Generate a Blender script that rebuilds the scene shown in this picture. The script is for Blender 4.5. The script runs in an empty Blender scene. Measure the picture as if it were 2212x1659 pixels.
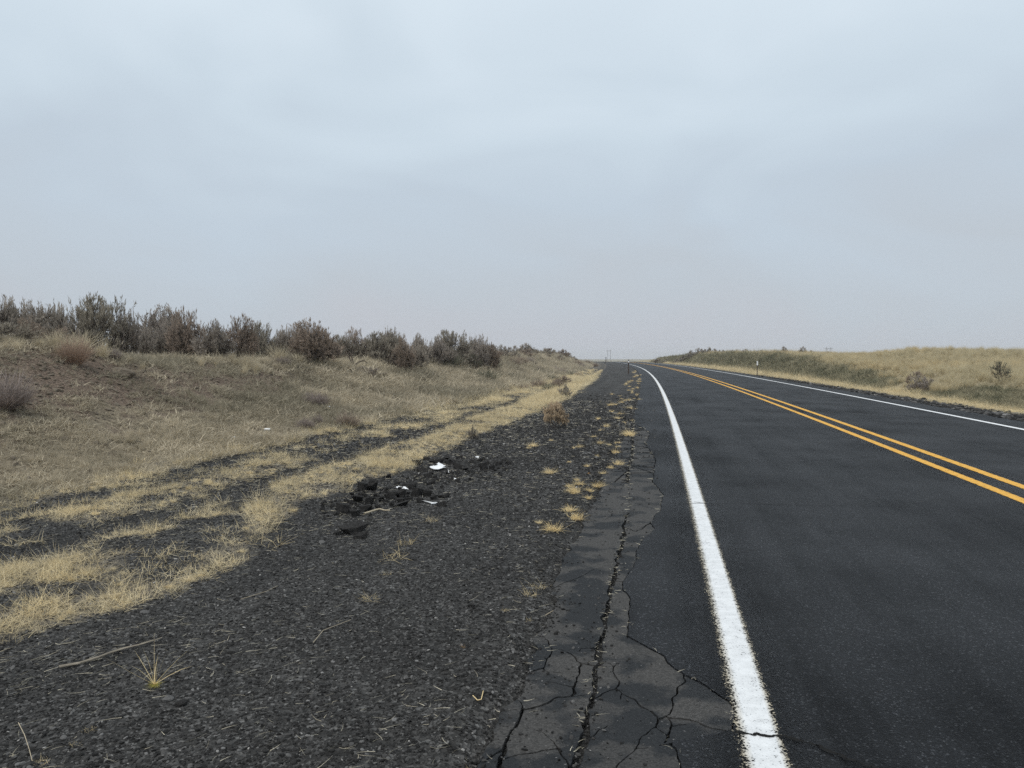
import bpy, math, random
import numpy as np
from mathutils import Vector, Euler, Matrix
sc = bpy.context.scene
C = sc.collection
R = math.radians
rng = np.random.default_rng(7)
random.seed(7)

# ------------------------------------------------------------------ camera, sky, sun, exposure
CAM_H, PITCH, FPX = 1.5, 2.07, 1634.6          # FPX: focal length in pixels of a 2212 px wide picture
cam = bpy.data.objects.new('camera', bpy.data.cameras.new('camera'))
C.objects.link(cam)
cam.location = (0, 0, CAM_H)
cam.rotation_euler = (R(90 - PITCH), 0, 0)
cam.data.sensor_width = 36
cam.data.lens = 36 * FPX / 2212
cam.data.clip_start, cam.data.clip_end = 0.05, 20000
sc.camera = cam

SUN_EL, SUN_AZ = 52, 215
world = bpy.data.worlds.new('World'); sc.world = world; world.use_nodes = True
wt = world.node_tree; wt.nodes.clear()
def wn(t, **k):
    n = wt.nodes.new(t)
    for a, b in k.items(): setattr(n, a, b)
    return n
sky = wn('ShaderNodeTexSky', sky_type='NISHITA', sun_disc=False)
sky.sun_elevation, sky.sun_rotation = R(SUN_EL), R(SUN_AZ)
sky.dust_density = 4
bg_sky = wn('ShaderNodeBackground'); bg_sky.inputs[1].default_value = 0.1
wt.links.new(sky.outputs[0], bg_sky.inputs[0])
tc = wn('ShaderNodeTexCoord'); sep = wn('ShaderNodeSeparateXYZ')
wt.links.new(tc.outputs['Generated'], sep.inputs[0])
# soft cloud structure: stretch the direction so that bands lie flat near the horizon
mp = wn('ShaderNodeMapping'); mp.inputs['Scale'].default_value = (1.6, 1.6, 4.0)
wt.links.new(tc.outputs['Generated'], mp.inputs[0])
nz = wn('ShaderNodeTexNoise'); nz.inputs['Scale'].default_value = 1.5; nz.inputs['Detail'].default_value = 3; nz.inputs['Roughness'].default_value = 0.5
nz.inputs['Distortion'].default_value = 0.6
wt.links.new(mp.outputs[0], nz.inputs['Vector'])
cen = wn('ShaderNodeMath', operation='MULTIPLY_ADD'); cen.inputs[1].default_value = 0.40; cen.inputs[2].default_value = -0.19
wt.links.new(nz.outputs['Fac'], cen.inputs[0])
add = wn('ShaderNodeMath', operation='ADD')
wt.links.new(sep.outputs['Z'], add.inputs[0]); wt.links.new(cen.outputs[0], add.inputs[1])
rp = wn('ShaderNodeValToRGB')
wt.links.new(add.outputs[0], rp.inputs[0])
def lin(r, g, b):
    return tuple(((c / 255) / 12.92 if c / 255 <= .04045 else ((c / 255 + .055) / 1.055) ** 2.4) for c in (r, g, b)) + (1,)
cr = rp.color_ramp
cr.elements[0].position = 0.0; cr.elements[0].color = lin(192, 197, 205)
cr.elements[1].position = 0.95; cr.elements[1].color = lin(243, 248, 252)
for p, c in ((0.08, (190, 199, 208)), (0.2, (193, 206, 218)), (0.32, (204, 218, 229)), (0.45, (216, 229, 239)), (0.65, (227, 236, 242))):
    e = cr.elements.new(p); e.color = lin(*c)
bg_cl = wn('ShaderNodeBackground'); bg_cl.inputs[1].default_value = 1.045
wt.links.new(rp.outputs[0], bg_cl.inputs[0])
mx = wn('ShaderNodeMixShader'); mx.inputs[0].default_value = 0.94
wt.links.new(bg_sky.outputs[0], mx.inputs[1]); wt.links.new(bg_cl.outputs[0], mx.inputs[2])
wo = wn('ShaderNodeOutputWorld'); wt.links.new(mx.outputs[0], wo.inputs[0])

sun = bpy.data.objects.new('sun', bpy.data.lights.new('sun', 'SUN')); C.objects.link(sun)
sun.data.energy, sun.data.angle, sun.data.color = 1.5, R(40), (1, 0.97, 0.93)
sun.rotation_euler = (R(90 - SUN_EL), 0, R(180 - SUN_AZ))
vs = sc.view_settings
vs.view_transform, vs.look, vs.exposure, vs.gamma, vs.use_curve_mapping = 'Standard', 'None', 0.0, 1.0, False
cy = sc.cycles
cy.max_bounces, cy.diffuse_bounces, cy.glossy_bounces, cy.transparent_max_bounces, cy.volume_bounces = 5, 3, 2, 8, 1
cy.use_denoising = False
cy.denoiser, cy.denoising_input_passes, cy.denoising_prefilter = 'OPENIMAGEDENOISE', 'RGB_ALBEDO_NORMAL', 'ACCURATE'

# ------------------------------------------------------------------ numeric helpers
def smooth(a, b, x):
    t = np.clip((x - a) / (b - a), 0, 1); return t * t * (3 - 2 * t)
def _h(i, j, s):
    n = (i.astype(np.int64) * 374761393 + j.astype(np.int64) * 668265263 + s * 974634777) & 0xffffffff
    n = ((n ^ (n >> 13)) * 1274126177) & 0xffffffff
    return ((n ^ (n >> 16)) & 0xffff) / 65535.0
def vnoise(x, y, s=0):
    x = np.asarray(x, float); y = np.asarray(y, float)
    i, j = np.floor(x), np.floor(y); u, v = x - i, y - j
    u = u * u * (3 - 2 * u); v = v * v * (3 - 2 * v)
    return ((_h(i, j, s) * (1 - u) + _h(i + 1, j, s) * u) * (1 - v) + (_h(i, j + 1, s) * (1 - u) + _h(i + 1, j + 1, s) * u) * v)
def fbm(x, y, s=0, o=4):
    r, a, t = 0, 1.0, 0
    for k in range(o):
        r = r + a * vnoise(np.asarray(x) * 2 ** k, np.asarray(y) * 2 ** k, s + k * 17); t += a; a *= .5
    return r / t

# the road: left edge line X = xl(Y); d = distance to the right of that line
SK = 1.018
def xl(Y):
    Y = np.asarray(Y, float); Yc = np.clip(Y, 0, 640)
    return .38 + .196 * Y - .000293 * Yc ** 2 - (np.maximum(Y, 640) - 640) * .375
def to_xy(Y, d): return xl(Y) + SK * np.asarray(d), Y
def to_d(X, Y): return (np.asarray(X) - xl(Y)) / SK

CP, SP = math.cos(R(PITCH)), math.sin(R(PITCH))
def ray(px, py):
    u, w = (px - 1106) / FPX, (py - 829.5) / FPX
    return np.array([u, CP - w * SP, -w * CP - SP])
def flat(px, py):                       # point of the flat road level under a pixel of the 2212 px picture -> (Y, d)
    r = ray(px, py); t = -CAM_H / r[2]
    return r[1] * t, float(to_d(r[0] * t, r[1] * t))

ZL = lambda z, s=2.16, ox=0, oy=0: None
def nat(px, py): return px * .72, py * .72      # photograph pixels -> 2212 px picture

# outlines of the cracked paving, read as (pixel in photograph) and kept as (Y, d)
def poly(pts, s, ox, oy):
    q = np.array([flat(*nat(ox + x / s, oy + y / s)) for x, y in pts])
    return q[np.argsort(q[:, 0])]
E_SEAL = poly([(1370, 1659), (1330, 1520), (1300, 1492), (1430, 1470), (1620, 1430), (1740, 1418), (1735, 1300), (1690, 1220), (1560, 1130), (1400, 1050),
               (1340, 1010), (1280, 930), (1180, 880), (1040, 800), (1050, 700), (1055, 560), (1020, 450), (1050, 390), (1110, 310),
               (1100, 250), (1150, 180), (1215, 110), (1190, 70), (1240, 0)], 2.16, 1400, 1536)
E_SEAL = np.vstack([[-30, E_SEAL[0, 1]], E_SEAL, [[7.2, -.36], [8.2, -.3], [9, -.42], [11, -.4], [13, -.55], [15, -.5], [17, -.85], [19, -.93], [900, -.93]]])
E_JOINT = poly([(690, 1659), (760, 1400), (800, 1200), (850, 950), (880, 780), (930, 560), (960, 400), (1000, 200), (1040, 0)], 2.16, 1400, 1536)
E_JOINT = np.vstack([[-30, E_JOINT[0, 1]], E_JOINT, [[9, -.74], [12, -.76], [17, -.9], [19, -.97], [900, -.97]]])
E_LEFT = poly([(100, 1659), (220, 1330), (340, 1200), (360, 1130), (400, 1000), (440, 830), (510, 740), (600, 560), (540, 530), (610, 380), (640, 300), (700, 180), (790, 0)], 2.16, 1400, 1536)
E_LEFT = np.vstack([[-30, E_LEFT[0, 1]], E_LEFT, [[8.5, -1.0], [10, -1.12], [11.5, -.98], [13, -1.05], [17, -1.0], [19, -1.0], [900, -1.0]]])
def jag(Y, s, a=.012): return (fbm(np.asarray(Y) * 6, np.asarray(Y) * 0 + s, s, 3) - .5) * 4 * a
def e_seal(Y): return np.interp(Y, E_SEAL[:, 0], E_SEAL[:, 1]) + jag(Y, 3)
def e_joint(Y): return np.interp(Y, E_JOINT[:, 0], E_JOINT[:, 1])
def e_left(Y): return np.interp(Y, E_LEFT[:, 0], E_LEFT[:, 1]) + jag(Y, 5, .02)

HL = np.array([[-40, 1.6], [5, 1.68], [13, 1.62], [16, 1.43], [24, 1.25], [36, 1.1], [48, 1.25], [60, 1.4], [80, 1.55], [105, 1.5], [125, 1.2], [150, .8], [200, .3], [260, .05], [400, 0]])
HR = np.array([[-40, .4], [15, .4], [25, .5], [40, .8], [60, 1.25], [75, 1.5], [100, 1.65], [140, 1.7], [180, 1.3], [230, .6], [280, .1], [400, 0]])
def zbase(Y):
    Y = np.asarray(Y, float)
    return -3.6 * smooth(215, 520, Y) - 2.4 * smooth(500, 2200, Y) - 3 * smooth(2000, 3600, Y)
def height(Y, d):
    Y = np.asarray(Y, float); d = np.asarray(d, float)
    z = zbase(Y) + 0 * d
    n1 = fbm(Y * .35, d * .35, 1) - .5
    # left: shoulder, two shallow wheel tracks, bank
    hl = np.interp(Y, HL[:, 0], HL[:, 1])
    foot = -6.9 - .3 * (vnoise(Y * .1, Y * 0, 4) - .5) * 2
    t = np.clip((foot - d) / 4.4, 0, 3)
    prof = np.where(t < 1, t * t * (1.9 - .9 * t), 1.0)
    up = np.clip(-11.6 - d, 0, 7) * .042 * np.clip(hl / 1.5, 0, 1)
    back = smooth(22, 90, -d)
    L = hl * prof + up
    L = L * (1 - back * .5)
    L = L + n1 * .35 * smooth(.15, 1.0, t) * np.clip(hl * 2, 0, 1)
    sh = (fbm(Y * 1.1, d * 1.1, 9, 4) - .5) * .06 * smooth(-1.1, -1.9, d) + .05 * np.exp(-((d + 4.3) / .5) ** 2) - .05 * np.exp(-((d + 5.2) / .35) ** 2) - .04 * np.exp(-((d + 6.6) / .3) ** 2) - .03 * smooth(-1.2, -3, d)
    L = L + sh
    # right
    hr = np.interp(Y, HR[:, 0], HR[:, 1])
    tr = np.clip((d - 9.4 - .3 * (vnoise(Y * .12, Y * 0, 6) - .5)) / 2.6, 0, 1)
    fl = np.where(Y < 150, 1.05, 1.05 * (1 - smooth(150, 300, Y)))
    f2 = smooth(12, 30, d)
    Rr = hr * tr * tr * (2.0 - tr) * (1 - f2) + fl * f2
    Rr = Rr + .7 * np.exp(-((Y - 55) / 9.0) ** 2 - (np.abs(d - 21.5) / 5.6) ** 4)
    Rr = Rr + n1 * .3 * smooth(.3, 1, tr) * (1 - smooth(150, 320, Y))
    Rr = Rr * (1 - smooth(60, 200, d) * .6)
    Rr = Rr + (fbm(Y * 1.3, d * 1.3, 12, 3) - .5) * .05 * smooth(8.2, 9, d) - .05 * np.exp(-((d - 9.0) / .35) ** 2)
    z = np.where(d < 3, z + L * (d < -1), z + Rr * (d > 8))
    # gravel tucked under the paving
    lo = -.045 + .055 * smooth(.02, -.16, d - e_left(Y)) + (fbm(Y * 7, d * 7, 21, 3) - .5) * .035 * smooth(.05, -.1, d - e_left(Y)) * np.exp(-np.abs(d + 1.1) * .4)
    z = np.where((d < 3) & (d > -2.2), z + lo * smooth(-2.2, -1.5, d) + .01 * (1 - smooth(-2.2, -1.5, d)), np.where(d <= -2.2, z + .01, z))
    z = np.where(d > 3, z - .03 * (1 - smooth(8.0, 8.4, d)), z)
    return z
def zxy(X, Y): return float(height(np.array([Y]), np.array([to_d(X, Y)]))[0])
def hit(px, py, far=400.0):             # where the ray through a pixel of the 2212 px picture meets the ground
    r = ray(px, py)
    t = np.geomspace(2.0, far, 6000)
    X, Y, Z = r[0] * t, r[1] * t, CAM_H + r[2] * t
    below = Z <= height(Y, to_d(X, Y))
    k = int(np.argmax(below)) if below.any() else len(t) - 1
    return Vector((X[k], Y[k], zxy(X[k], Y[k])))
def at_depth(px, D):                    # ground point in a picture column at a given distance
    X = ray(px, 770)[0] * D
    return Vector((X, D, zxy(X, D)))
def gp(Y, d):
    X = float(xl(Y) + SK * d); return Vector((X, Y, zxy(X, Y)))

# ------------------------------------------------------------------ object helpers
def tag(o, label=None, cat=None, group=None, kind=None):
    for k, v in (('label', label), ('category', cat), ('group', group), ('kind', kind)):
        if v: o[k] = v
    return o
def mesh_np(name, V, quads=None, tris=None, attrs=None, smooth_sh=False, uv=None):
    me = bpy.data.meshes.new(name)
    V = np.asarray(V, np.float32)
    q = np.zeros((0, 4), int) if quads is None else np.asarray(quads, int)
    t = np.zeros((0, 3), int) if tris is None else np.asarray(tris, int)
    loops = np.concatenate([q.ravel(), t.ravel()]).astype(np.int32)
    n = len(q) + len(t)
    starts = np.concatenate([np.arange(len(q)) * 4, len(q) * 4 + np.arange(len(t)) * 3]).astype(np.int32)
    me.vertices.add(len(V)); me.vertices.foreach_set('co', V.ravel())
    me.loops.add(len(loops)); me.loops.foreach_set('vertex_index', loops)
    me.polygons.add(n); me.polygons.foreach_set('loop_start', starts)
    if smooth_sh: me.polygons.foreach_set('use_smooth', np.ones(n, bool))
    me.update(calc_edges=True)
    for k, a in (attrs or {}).items():
        at = me.attributes.new(k, 'FLOAT', 'POINT'); at.data.foreach_set('value', np.asarray(a, np.float32))
    if uv is not None:
        l = me.uv_layers.new(name='UVMap'); l.data.foreach_set('uv', np.asarray(uv, np.float32)[loops].ravel())
    return me
def obj(name, me, mat=None, parent=None, loc=None):
    o = bpy.data.objects.new(name, me); C.objects.link(o)
    if mat is not None and not me.materials: me.materials.append(mat)
    if parent: o.parent = parent
    if loc is not None: o.location = loc
    return o
def empty(name, loc, rz=0.0, s=1.0):
    o = bpy.data.objects.new(name, None); C.objects.link(o); o.empty_display_size = .1
    o.location = loc; o.rotation_euler = (0, 0, rz)
    o.scale = (s, s, s) if np.isscalar(s) else s
    return o
def grid(name, Ys, ds, mat, attrs=None, zfun=height):
    Yg, dg = np.meshgrid(Ys, ds, indexing='ij') if np.ndim(ds) == 1 else (np.repeat(np.asarray(Ys)[:, None], ds.shape[1], 1), ds)
    Z = zfun(Yg.ravel(), dg.ravel())
    V = np.stack([xl(Yg.ravel()) + SK * dg.ravel(), Yg.ravel(), Z], 1)
    n, m = Yg.shape
    i = (np.arange(n - 1)[:, None] * m + np.arange(m - 1)[None]).ravel()
    q = np.stack([i, i + 1, i + m + 1, i + m], 1)
    at = {k: f(Yg.ravel(), dg.ravel()) for k, f in (attrs or {}).items()}
    return obj(name, mesh_np(name, V, q, attrs=at, smooth_sh=True, uv=np.stack([dg.ravel(), Yg.ravel()], 1)), mat)
def steps(a, b, f):
    r = [a]
    while r[-1] < b: r.append(r[-1] + f(r[-1]))
    r[-1] = b; return np.array(r)

# ------------------------------------------------------------------ materials
class M:
    def __init__(s, name):
        s.m = bpy.data.materials.new(name); s.m.use_nodes = True; s.t = s.m.node_tree; s.t.nodes.clear()
        s.o = s.n('ShaderNodeOutputMaterial')
    def n(s, t, ins=None, **k):
        x = s.t.nodes.new(t)
        for a, b in k.items(): setattr(x, a, b)
        for a, b in (ins or {}).items(): s.put(x.inputs[a], b)
        return x
    def put(s, sock, v):
        if isinstance(v, bpy.types.NodeSocket): s.t.links.new(v, sock)
        else: sock.default_value = v
    def noise(s, vec, scale, detail=4, rough=.55, dist=0):
        return s.n('ShaderNodeTexNoise', {'Vector': vec, 'Scale': scale, 'Detail': detail, 'Roughness': rough, 'Distortion': dist}).outputs['Fac']
    def vor(s, vec, scale, feature='F1', out='Distance'):
        return s.n('ShaderNodeTexVoronoi', {'Vector': vec, 'Scale': scale}, feature=feature).outputs[out]
    def math(s, op, a, b=0.0, c=0.0, clamp=False):
        x = s.n('ShaderNodeMath', operation=op, use_clamp=clamp); s.put(x.inputs[0], a); s.put(x.inputs[1], b); s.put(x.inputs[2], c); return x.outputs[0]
    def ramp(s, f, *stops):
        x = s.n('ShaderNodeValToRGB', {0: f}); e = x.color_ramp.elements
        while len(e) < len(stops): e.new(.5)
        for k, (p, c) in enumerate(stops): e[k].position = p; e[k].color = c if len(c) == 4 else tuple(c) + (1,)
        return x.outputs[0]
    def mr(s, v, a, b, c=0.0, d=1.0):
        return s.n('ShaderNodeMapRange', {0: v, 1: a, 2: b, 3: c, 4: d}).outputs[0]
    def mix(s, f, a, b, mode='MIX'):
        x = s.n('ShaderNodeMix', data_type='RGBA', blend_type=mode); s.put(x.inputs[0], f)
        s.put(x.inputs[6], a if not isinstance(a, tuple) or len(a) == 4 else a + (1,)); s.put(x.inputs[7], b if not isinstance(b, tuple) or len(b) == 4 else b + (1,)); return x.outputs[2]
    def attr(s, name, inst=False):
        return s.n('ShaderNodeAttribute', attribute_name=name, attribute_type='INSTANCER' if inst else 'GEOMETRY').outputs['Fac']
    def bump(s, h, strength=.5, dist=.01, normal=None):
        ins = {'Height': h, 'Strength': strength, 'Distance': dist}
        if normal is not None: ins['Normal'] = normal
        return s.n('ShaderNodeBump', ins).outputs[0]
    def bsdf(s, col, rough=.85, nrm=None, spec=.3):
        x = s.n('ShaderNodeBsdfPrincipled', {'Base Color': col if not isinstance(col, tuple) or len(col) == 4 else col + (1,), 'Roughness': rough, 'Specular IOR Level': spec})
        if nrm is not None: s.put(x.inputs['Normal'], nrm)
        return x.outputs[0]
    def out(s, sh): s.t.links.new(sh, s.o.inputs[0]); return s.m
    @property
    def pos(s): return s.n('ShaderNodeNewGeometry').outputs['Position']
    @property
    def objc(s): return s.n('ShaderNodeTexCoord').outputs['Object']
    @property
    def rnd(s): return s.n('ShaderNodeObjectInfo').outputs['Random']

def mat_road():
    m = M('asphalt'); p = m.pos
    uv = m.n('ShaderNodeUVMap').outputs[0]
    st = m.n('ShaderNodeMapping', {'Vector': uv, 'Scale': (1.6, .09, 1)}).outputs[0]
    agg = m.vor(p, 130); agg2 = m.vor(p, 60); cells = m.vor(p, 130, out='Color')
    cv = m.n('ShaderNodeSeparateColor', {0: cells}).outputs[0]
    big = m.noise(p, .55, 4); streak = m.noise(st, 1.4, 4, .6)
    base = m.ramp(cv, (0, (.0028, .0034, .0044)), (.7, (.0060, .0073, .0095)), (.93, (.0165, .0187, .0225)), (1, (.075, .079, .086)))
    tone = m.math('ADD', m.mr(big, .35, .65, .66, 1.3), m.mr(streak, .35, .65, -.4, .55))
    col = m.mix(1.0, base, m.n('ShaderNodeCombineColor', {0: tone, 1: tone, 2: tone}).outputs[0], 'MULTIPLY')
    # sparse pale grit
    grit = m.mr(m.noise(p, 42, 1), .80, .83)
    col = m.mix(grit, col, (.13, .12, .11))
    b1 = m.bump(agg, 1.0, .012); b2 = m.bump(m.noise(p, 9, 4), .25, .01, b1)
    rough = m.mr(streak, .3, .7, .52, .72)
    return m.out(m.bsdf(col, rough, b2, m.math('MULTIPLY', tone, .24)))
def mat_slab():
    m = M('old_asphalt'); p = m.pos; r = m.attr('tone')
    n = m.noise(p, 5, 5, .6); fine = m.vor(p, 150, out='Color'); fv = m.n('ShaderNodeSeparateColor', {0: fine}).outputs[0]
    a = m.mix(fv, (.030, .029, .0274), (.073, .070, .066)); b = m.mix(fv, (.009, .0105, .012), (.022, .024, .026))
    k = m.math('ADD', m.mr(m.noise(p, 3.2, 4, .5), .44, .54, -.7, .5), r, clamp=True)
    col = m.mix(k, b, a)
    col = m.mix(m.mr(m.noise(p, 60, 1), .74, .78), col, (.16, .155, .15))
    nb = m.bump(m.vor(p, 150), .7, .004); nb = m.bump(m.noise(p, 25, 4), .5, .006, nb)
    return m.out(m.bsdf(col, .85, nb, .3))
def mat_gravel():
    m = M('dark_gravel'); p = m.pos; g = m.attr('grassy')
    v = m.vor(p, 55, out='Color'); v1 = m.n('ShaderNodeSeparateColor', {0: v}).outputs[0]
    d1 = m.vor(p, 55); d2 = m.vor(p, 110)
    big = m.noise(p, .8, 5)
    c = m.ramp(v1, (0, (.021, .0206, .0202)), (.6, (.043, .042, .0408)), (.9, (.072, .0705, .069)), (1, (.14, .138, .135)))
    trk = m.noise(m.n('ShaderNodeMapping', {'Vector': m.n('ShaderNodeUVMap').outputs[0], 'Scale': (1.7, .07, 1)}).outputs[0], 1.3, 4)
    t = m.math('ADD', m.mr(big, .3, .7, .7, 1.25), m.mr(trk, .35, .65, -.22, .25))
    c = m.mix(1.0, c, m.n('ShaderNodeCombineColor', {0: t, 1: t, 2: m.math('MULTIPLY', t, .98)}).outputs[0], 'MULTIPLY')
    straw = m.noise(m.n('ShaderNodeMapping', {'Vector': p, 'Rotation': (0, 0, .6), 'Scale': (1, .25, 1)}).outputs[0], 70, 3)
    litter = m.mix(m.mr(straw, .35, .65), (.09, .08, .065), (.32, .275, .2))
    gm = m.math('ADD', g, m.mr(m.noise(p, 6, 4), .3, .7, -.35, .2))
    c = m.mix(m.mr(gm, .4, 1.0, 0, .65), c, litter)
    nb = m.bump(d1, 1.0, .012); nb = m.bump(d2, .6, .006, nb); nb = m.bump(m.noise(p, 12, 4), .6, .03, nb)
    return m.out(m.bsdf(c, .9, nb, .2))
def mat_bank(name, ca, cb, cc, soil):
    m = M(name); p = m.pos
    n = m.noise(p, .9, 5, .6); f = m.noise(p, 26, 5, .65); f2 = m.noise(m.n('ShaderNodeMapping', {'Vector': p, 'Scale': (1, 1, .3)}).outputs[0], 7, 5, .7)
    c = m.mix(m.mr(n, .35, .65), ca, cb)
    c = m.mix(m.mr(f2, .42, .62), c, cc)
    sm = m.math('ADD', m.attr('soil'), m.mr(m.noise(p, 2.2, 5), .35, .7, -.4, .35))
    c = m.mix(m.mr(sm, .2, .6), c, m.mix(m.mr(f, .35, .7), soil, tuple(x * 2.2 for x in soil)))
    t = m.mr(f, .3, .7, .55, 1.3)
    c = m.mix(1.0, c, m.n('ShaderNodeCombineColor', {0: t, 1: t, 2: t}).outputs[0], 'MULTIPLY')
    nb = m.bump(f, 1.0, .05); nb = m.bump(f2, .7, .08, nb)
    return m.out(m.bsdf(c, .95, nb, .1))
def mat_blade(name, c1, c2, c3, trans=.25, inst=True):
    m = M(name)
    bv = m.attr('bv'); ti = m.attr('tint', inst) if inst else m.rnd
    c = m.mix(bv, c1, c2); c = m.mix(m.mr(ti, .0, 1, 0, .8), c, c3)
    t = m.mr(m.noise(m.pos, 1.1, 3), .3, .7, .8, 1.18)
    c = m.mix(1.0, c, m.n('ShaderNodeCombineColor', {0: t, 1: t, 2: t}).outputs[0], 'MULTIPLY')
    d = m.n('ShaderNodeBsdfDiffuse', {0: c}).outputs[0]; tr = m.n('ShaderNodeBsdfTranslucent', {0: c}).outputs[0]
    return m.out(m.n('ShaderNodeMixShader', {0: trans, 1: d, 2: tr}).outputs[0])
def mat_rand(name, *stops, rough=.9, bump=.4, scale=30, spec=.2, inst=False):
    m = M(name); p = m.objc
    r = m.attr('tint', True) if inst else m.rnd
    c = m.ramp(r, *stops); f = m.noise(p, scale, 4)
    t = m.mr(f, .3, .7, .65, 1.3)
    c = m.mix(1.0, c, m.n('ShaderNodeCombineColor', {0: t, 1: t, 2: t}).outputs[0], 'MULTIPLY')
    return m.out(m.bsdf(c, rough, m.bump(f, bump, .02), spec))
def mat_plain(name, c, rough=.7, nscale=40, amt=.25, spec=.3, bump=.2):
    m = M(name); f = m.noise(m.objc, nscale, 4); t = m.mr(f, .3, .7, 1 - amt, 1 + amt)
    col = m.mix(1.0, c, m.n('ShaderNodeCombineColor', {0: t, 1: t, 2: t}).outputs[0], 'MULTIPLY')
    return m.out(m.bsdf(col, rough, m.bump(f, bump, .005), spec))
def mat_line(name, col, lines, w, fr_l, fr_r, fringe=(.45, .4, .3), worn=.35):
    m = M(name); p = m.pos; d = m.n('ShaderNodeSeparateXYZ', {0: m.n('ShaderNodeUVMap').outputs[0]}).outputs[0]
    sp = m.noise(p, 120, 3, .6); blot = m.noise(p, 14, 4, .6); lg = m.noise(p, 2.2, 3)
    cov = None
    for c in lines:
        x = m.math('SUBTRACT', d, c)
        a = m.mr(x, -w / 2 - fr_l, -w / 2 + .012); b = m.mr(x, w / 2 + fr_r, w / 2 - .012)
        k = m.math('MINIMUM', a, b)
        cov = k if cov is None else m.math('MAXIMUM', cov, k)
    k = m.math('ADD', m.math('MULTIPLY', cov, .95), m.mr(sp, .3, .7, -.45, .28))
    k = m.math('ADD', k, m.mr(blot, .3, .7, -worn * .3, worn * .25))
    al = m.math('MULTIPLY', m.mr(k, .5, .6), m.mr(cov, 0, .06))
    c2 = m.mix(m.mr(cov, .55, .95), fringe, col)
    t = m.mr(blot, .3, .7, .86, 1.06)
    c2 = m.mix(1.0, c2, m.n('ShaderNodeCombineColor', {0: t, 1: t, 2: t}).outputs[0], 'MULTIPLY')
    c2 = m.mix(m.mr(sp, .3, .45, .35, 0), c2, m.mix(.5, col, (.1, .1, .1)))
    sh = m.bsdf(c2, .7, m.bump(m.vor(p, 130), .5, .004), .3)
    return m.out(m.n('ShaderNodeMixShader', {0: al, 1: m.n('ShaderNodeBsdfTransparent').outputs[0], 2: sh}).outputs[0])

ROAD, SLAB, GRAVEL = mat_road(), mat_slab(), mat_gravel()
BANK_L = mat_bank('dry_bank', (.26, .215, .155), (.13, .112, .082), (.33, .28, .2), (.125, .096, .074))
BANK_R = mat_bank('field_soil', (.33, .28, .18), (.25, .21, .135), (.4, .34, .22), (.07, .068, .046))
PLAIN = mat_bank('plain_soil', (.27, .24, .17), (.19, .18, .13), (.31, .27, .18), (.08, .07, .05))
STRAW = mat_blade('straw', (.82, .685, .42), (.60, .485, .285), (.78, .68, .47))
STRAW1 = mat_blade('straw_tuft', (.88, .71, .40), (.64, .50, .27), (.86, .72, .45), inst=False)
BITS = mat_blade('straw_bits', (.82, .76, .6), (.56, .49, .36), (.7, .64, .5), inst=False)
BANKGRASS = mat_blade('bank_grass', (.62, .545, .41), (.43, .375, .28), (.26, .235, .175))
GOLD = mat_blade('golden_grass', (.66, .55, .35), (.50, .42, .26), (.54, .48, .33))
OLIVE = mat_blade('olive_mat', (.25, .24, .16), (.10, .1, .065), (.36, .32, .215), .15)
BUNCH = mat_blade('bunchgrass', (.66, .58, .42), (.46, .40, .29), (.58, .51, .37), inst=False)
STONE = mat_rand('pebble_stone', (0, (.013, .0127, .0123)), (.5, (.035, .0338, .0325)), (.84, (.074, .072, .0695)), (.965, (.14, .137, .132)), (.993, (.2, .197, .192)), (1, (.4, .385, .36)), inst=True)
ROCK = mat_plain('grey_stone', (.10, .098, .095), .9, 8, .3)
BROWNROCK = mat_plain('brown_rock', (.15, .125, .095), .95, 6, .35)
CHUNK = mat_plain('broken_asphalt', (.024, .023, .022), .92, 9, .65, .2, 1.0)
WOODY = mat_plain('sage_wood', (.095, .078, .065), .95, 20, .35, .1)
def mat_leaf(name, a, b, c):
    m = M(name); col = m.mix(m.attr('bv'), a, b); col = m.mix(m.mr(m.rnd, 0, 1, 0, .7), col, c)
    t = m.mr(m.noise(m.pos, 1.6, 3), .3, .7, .75, 1.25)
    col = m.mix(1.0, col, m.n('ShaderNodeCombineColor', {0: t, 1: t, 2: t}).outputs[0], 'MULTIPLY')
    d = m.n('ShaderNodeBsdfDiffuse', {0: col}).outputs[0]; tr = m.n('ShaderNodeBsdfTranslucent', {0: col}).outputs[0]
    return m.out(m.n('ShaderNodeMixShader', {0: .2, 1: d, 2: tr}).outputs[0])
SAGE = mat_leaf('sage_leaf', (.43, .38, .33), (.19, .162, .14), (.36, .32, .265))
SAGE_B = mat_leaf('sage_leaf_brown', (.40, .32, .255), (.18, .142, .115), (.37, .305, .245))
SAGE_G = mat_leaf('sage_leaf_green', (.39, .35, .285), (.175, .155, .122), (.39, .35, .29))
DOMEG = mat_leaf('dome_green', (.24, .235, .17), (.11, .108, .08), (.2, .19, .14))
RUST = mat_leaf('rust_stems', (.47, .345, .26), (.30, .22, .175), (.42, .315, .24))
MAUVE = mat_leaf('mauve_stems', (.36, .305, .275), (.235, .195, .178), (.32, .275, .245))
TUMBLE = mat_leaf('tumbleweed', (.74, .6, .42), (.38, .28, .185), (.66, .54, .38))
GREENWEED = mat_leaf('green_weed', (.46, .42, .09), (.28, .27, .06), (.44, .38, .12))
ORANGE = mat_leaf('orange_straw', (.5, .28, .09), (.36, .19, .07), (.48, .3, .12))
LATH = mat_plain('weathered_wood', (.24, .21, .165), .85, 18, .35)
WHITE = mat_plain('white_litter', (.82, .83, .83), .5, 12, .08)
PALE = mat_plain('pale_wood', (.42, .36, .26), .8, 20, .2)
POSTB = mat_plain('brown_post', (.07, .05, .04), .7, 8, .25)
POSTW = mat_plain('post_white', (.75, .75, .74), .5, 6, .06)
POSTK = mat_plain('post_black', (.015, .015, .016), .5, 6, .1)
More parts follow.
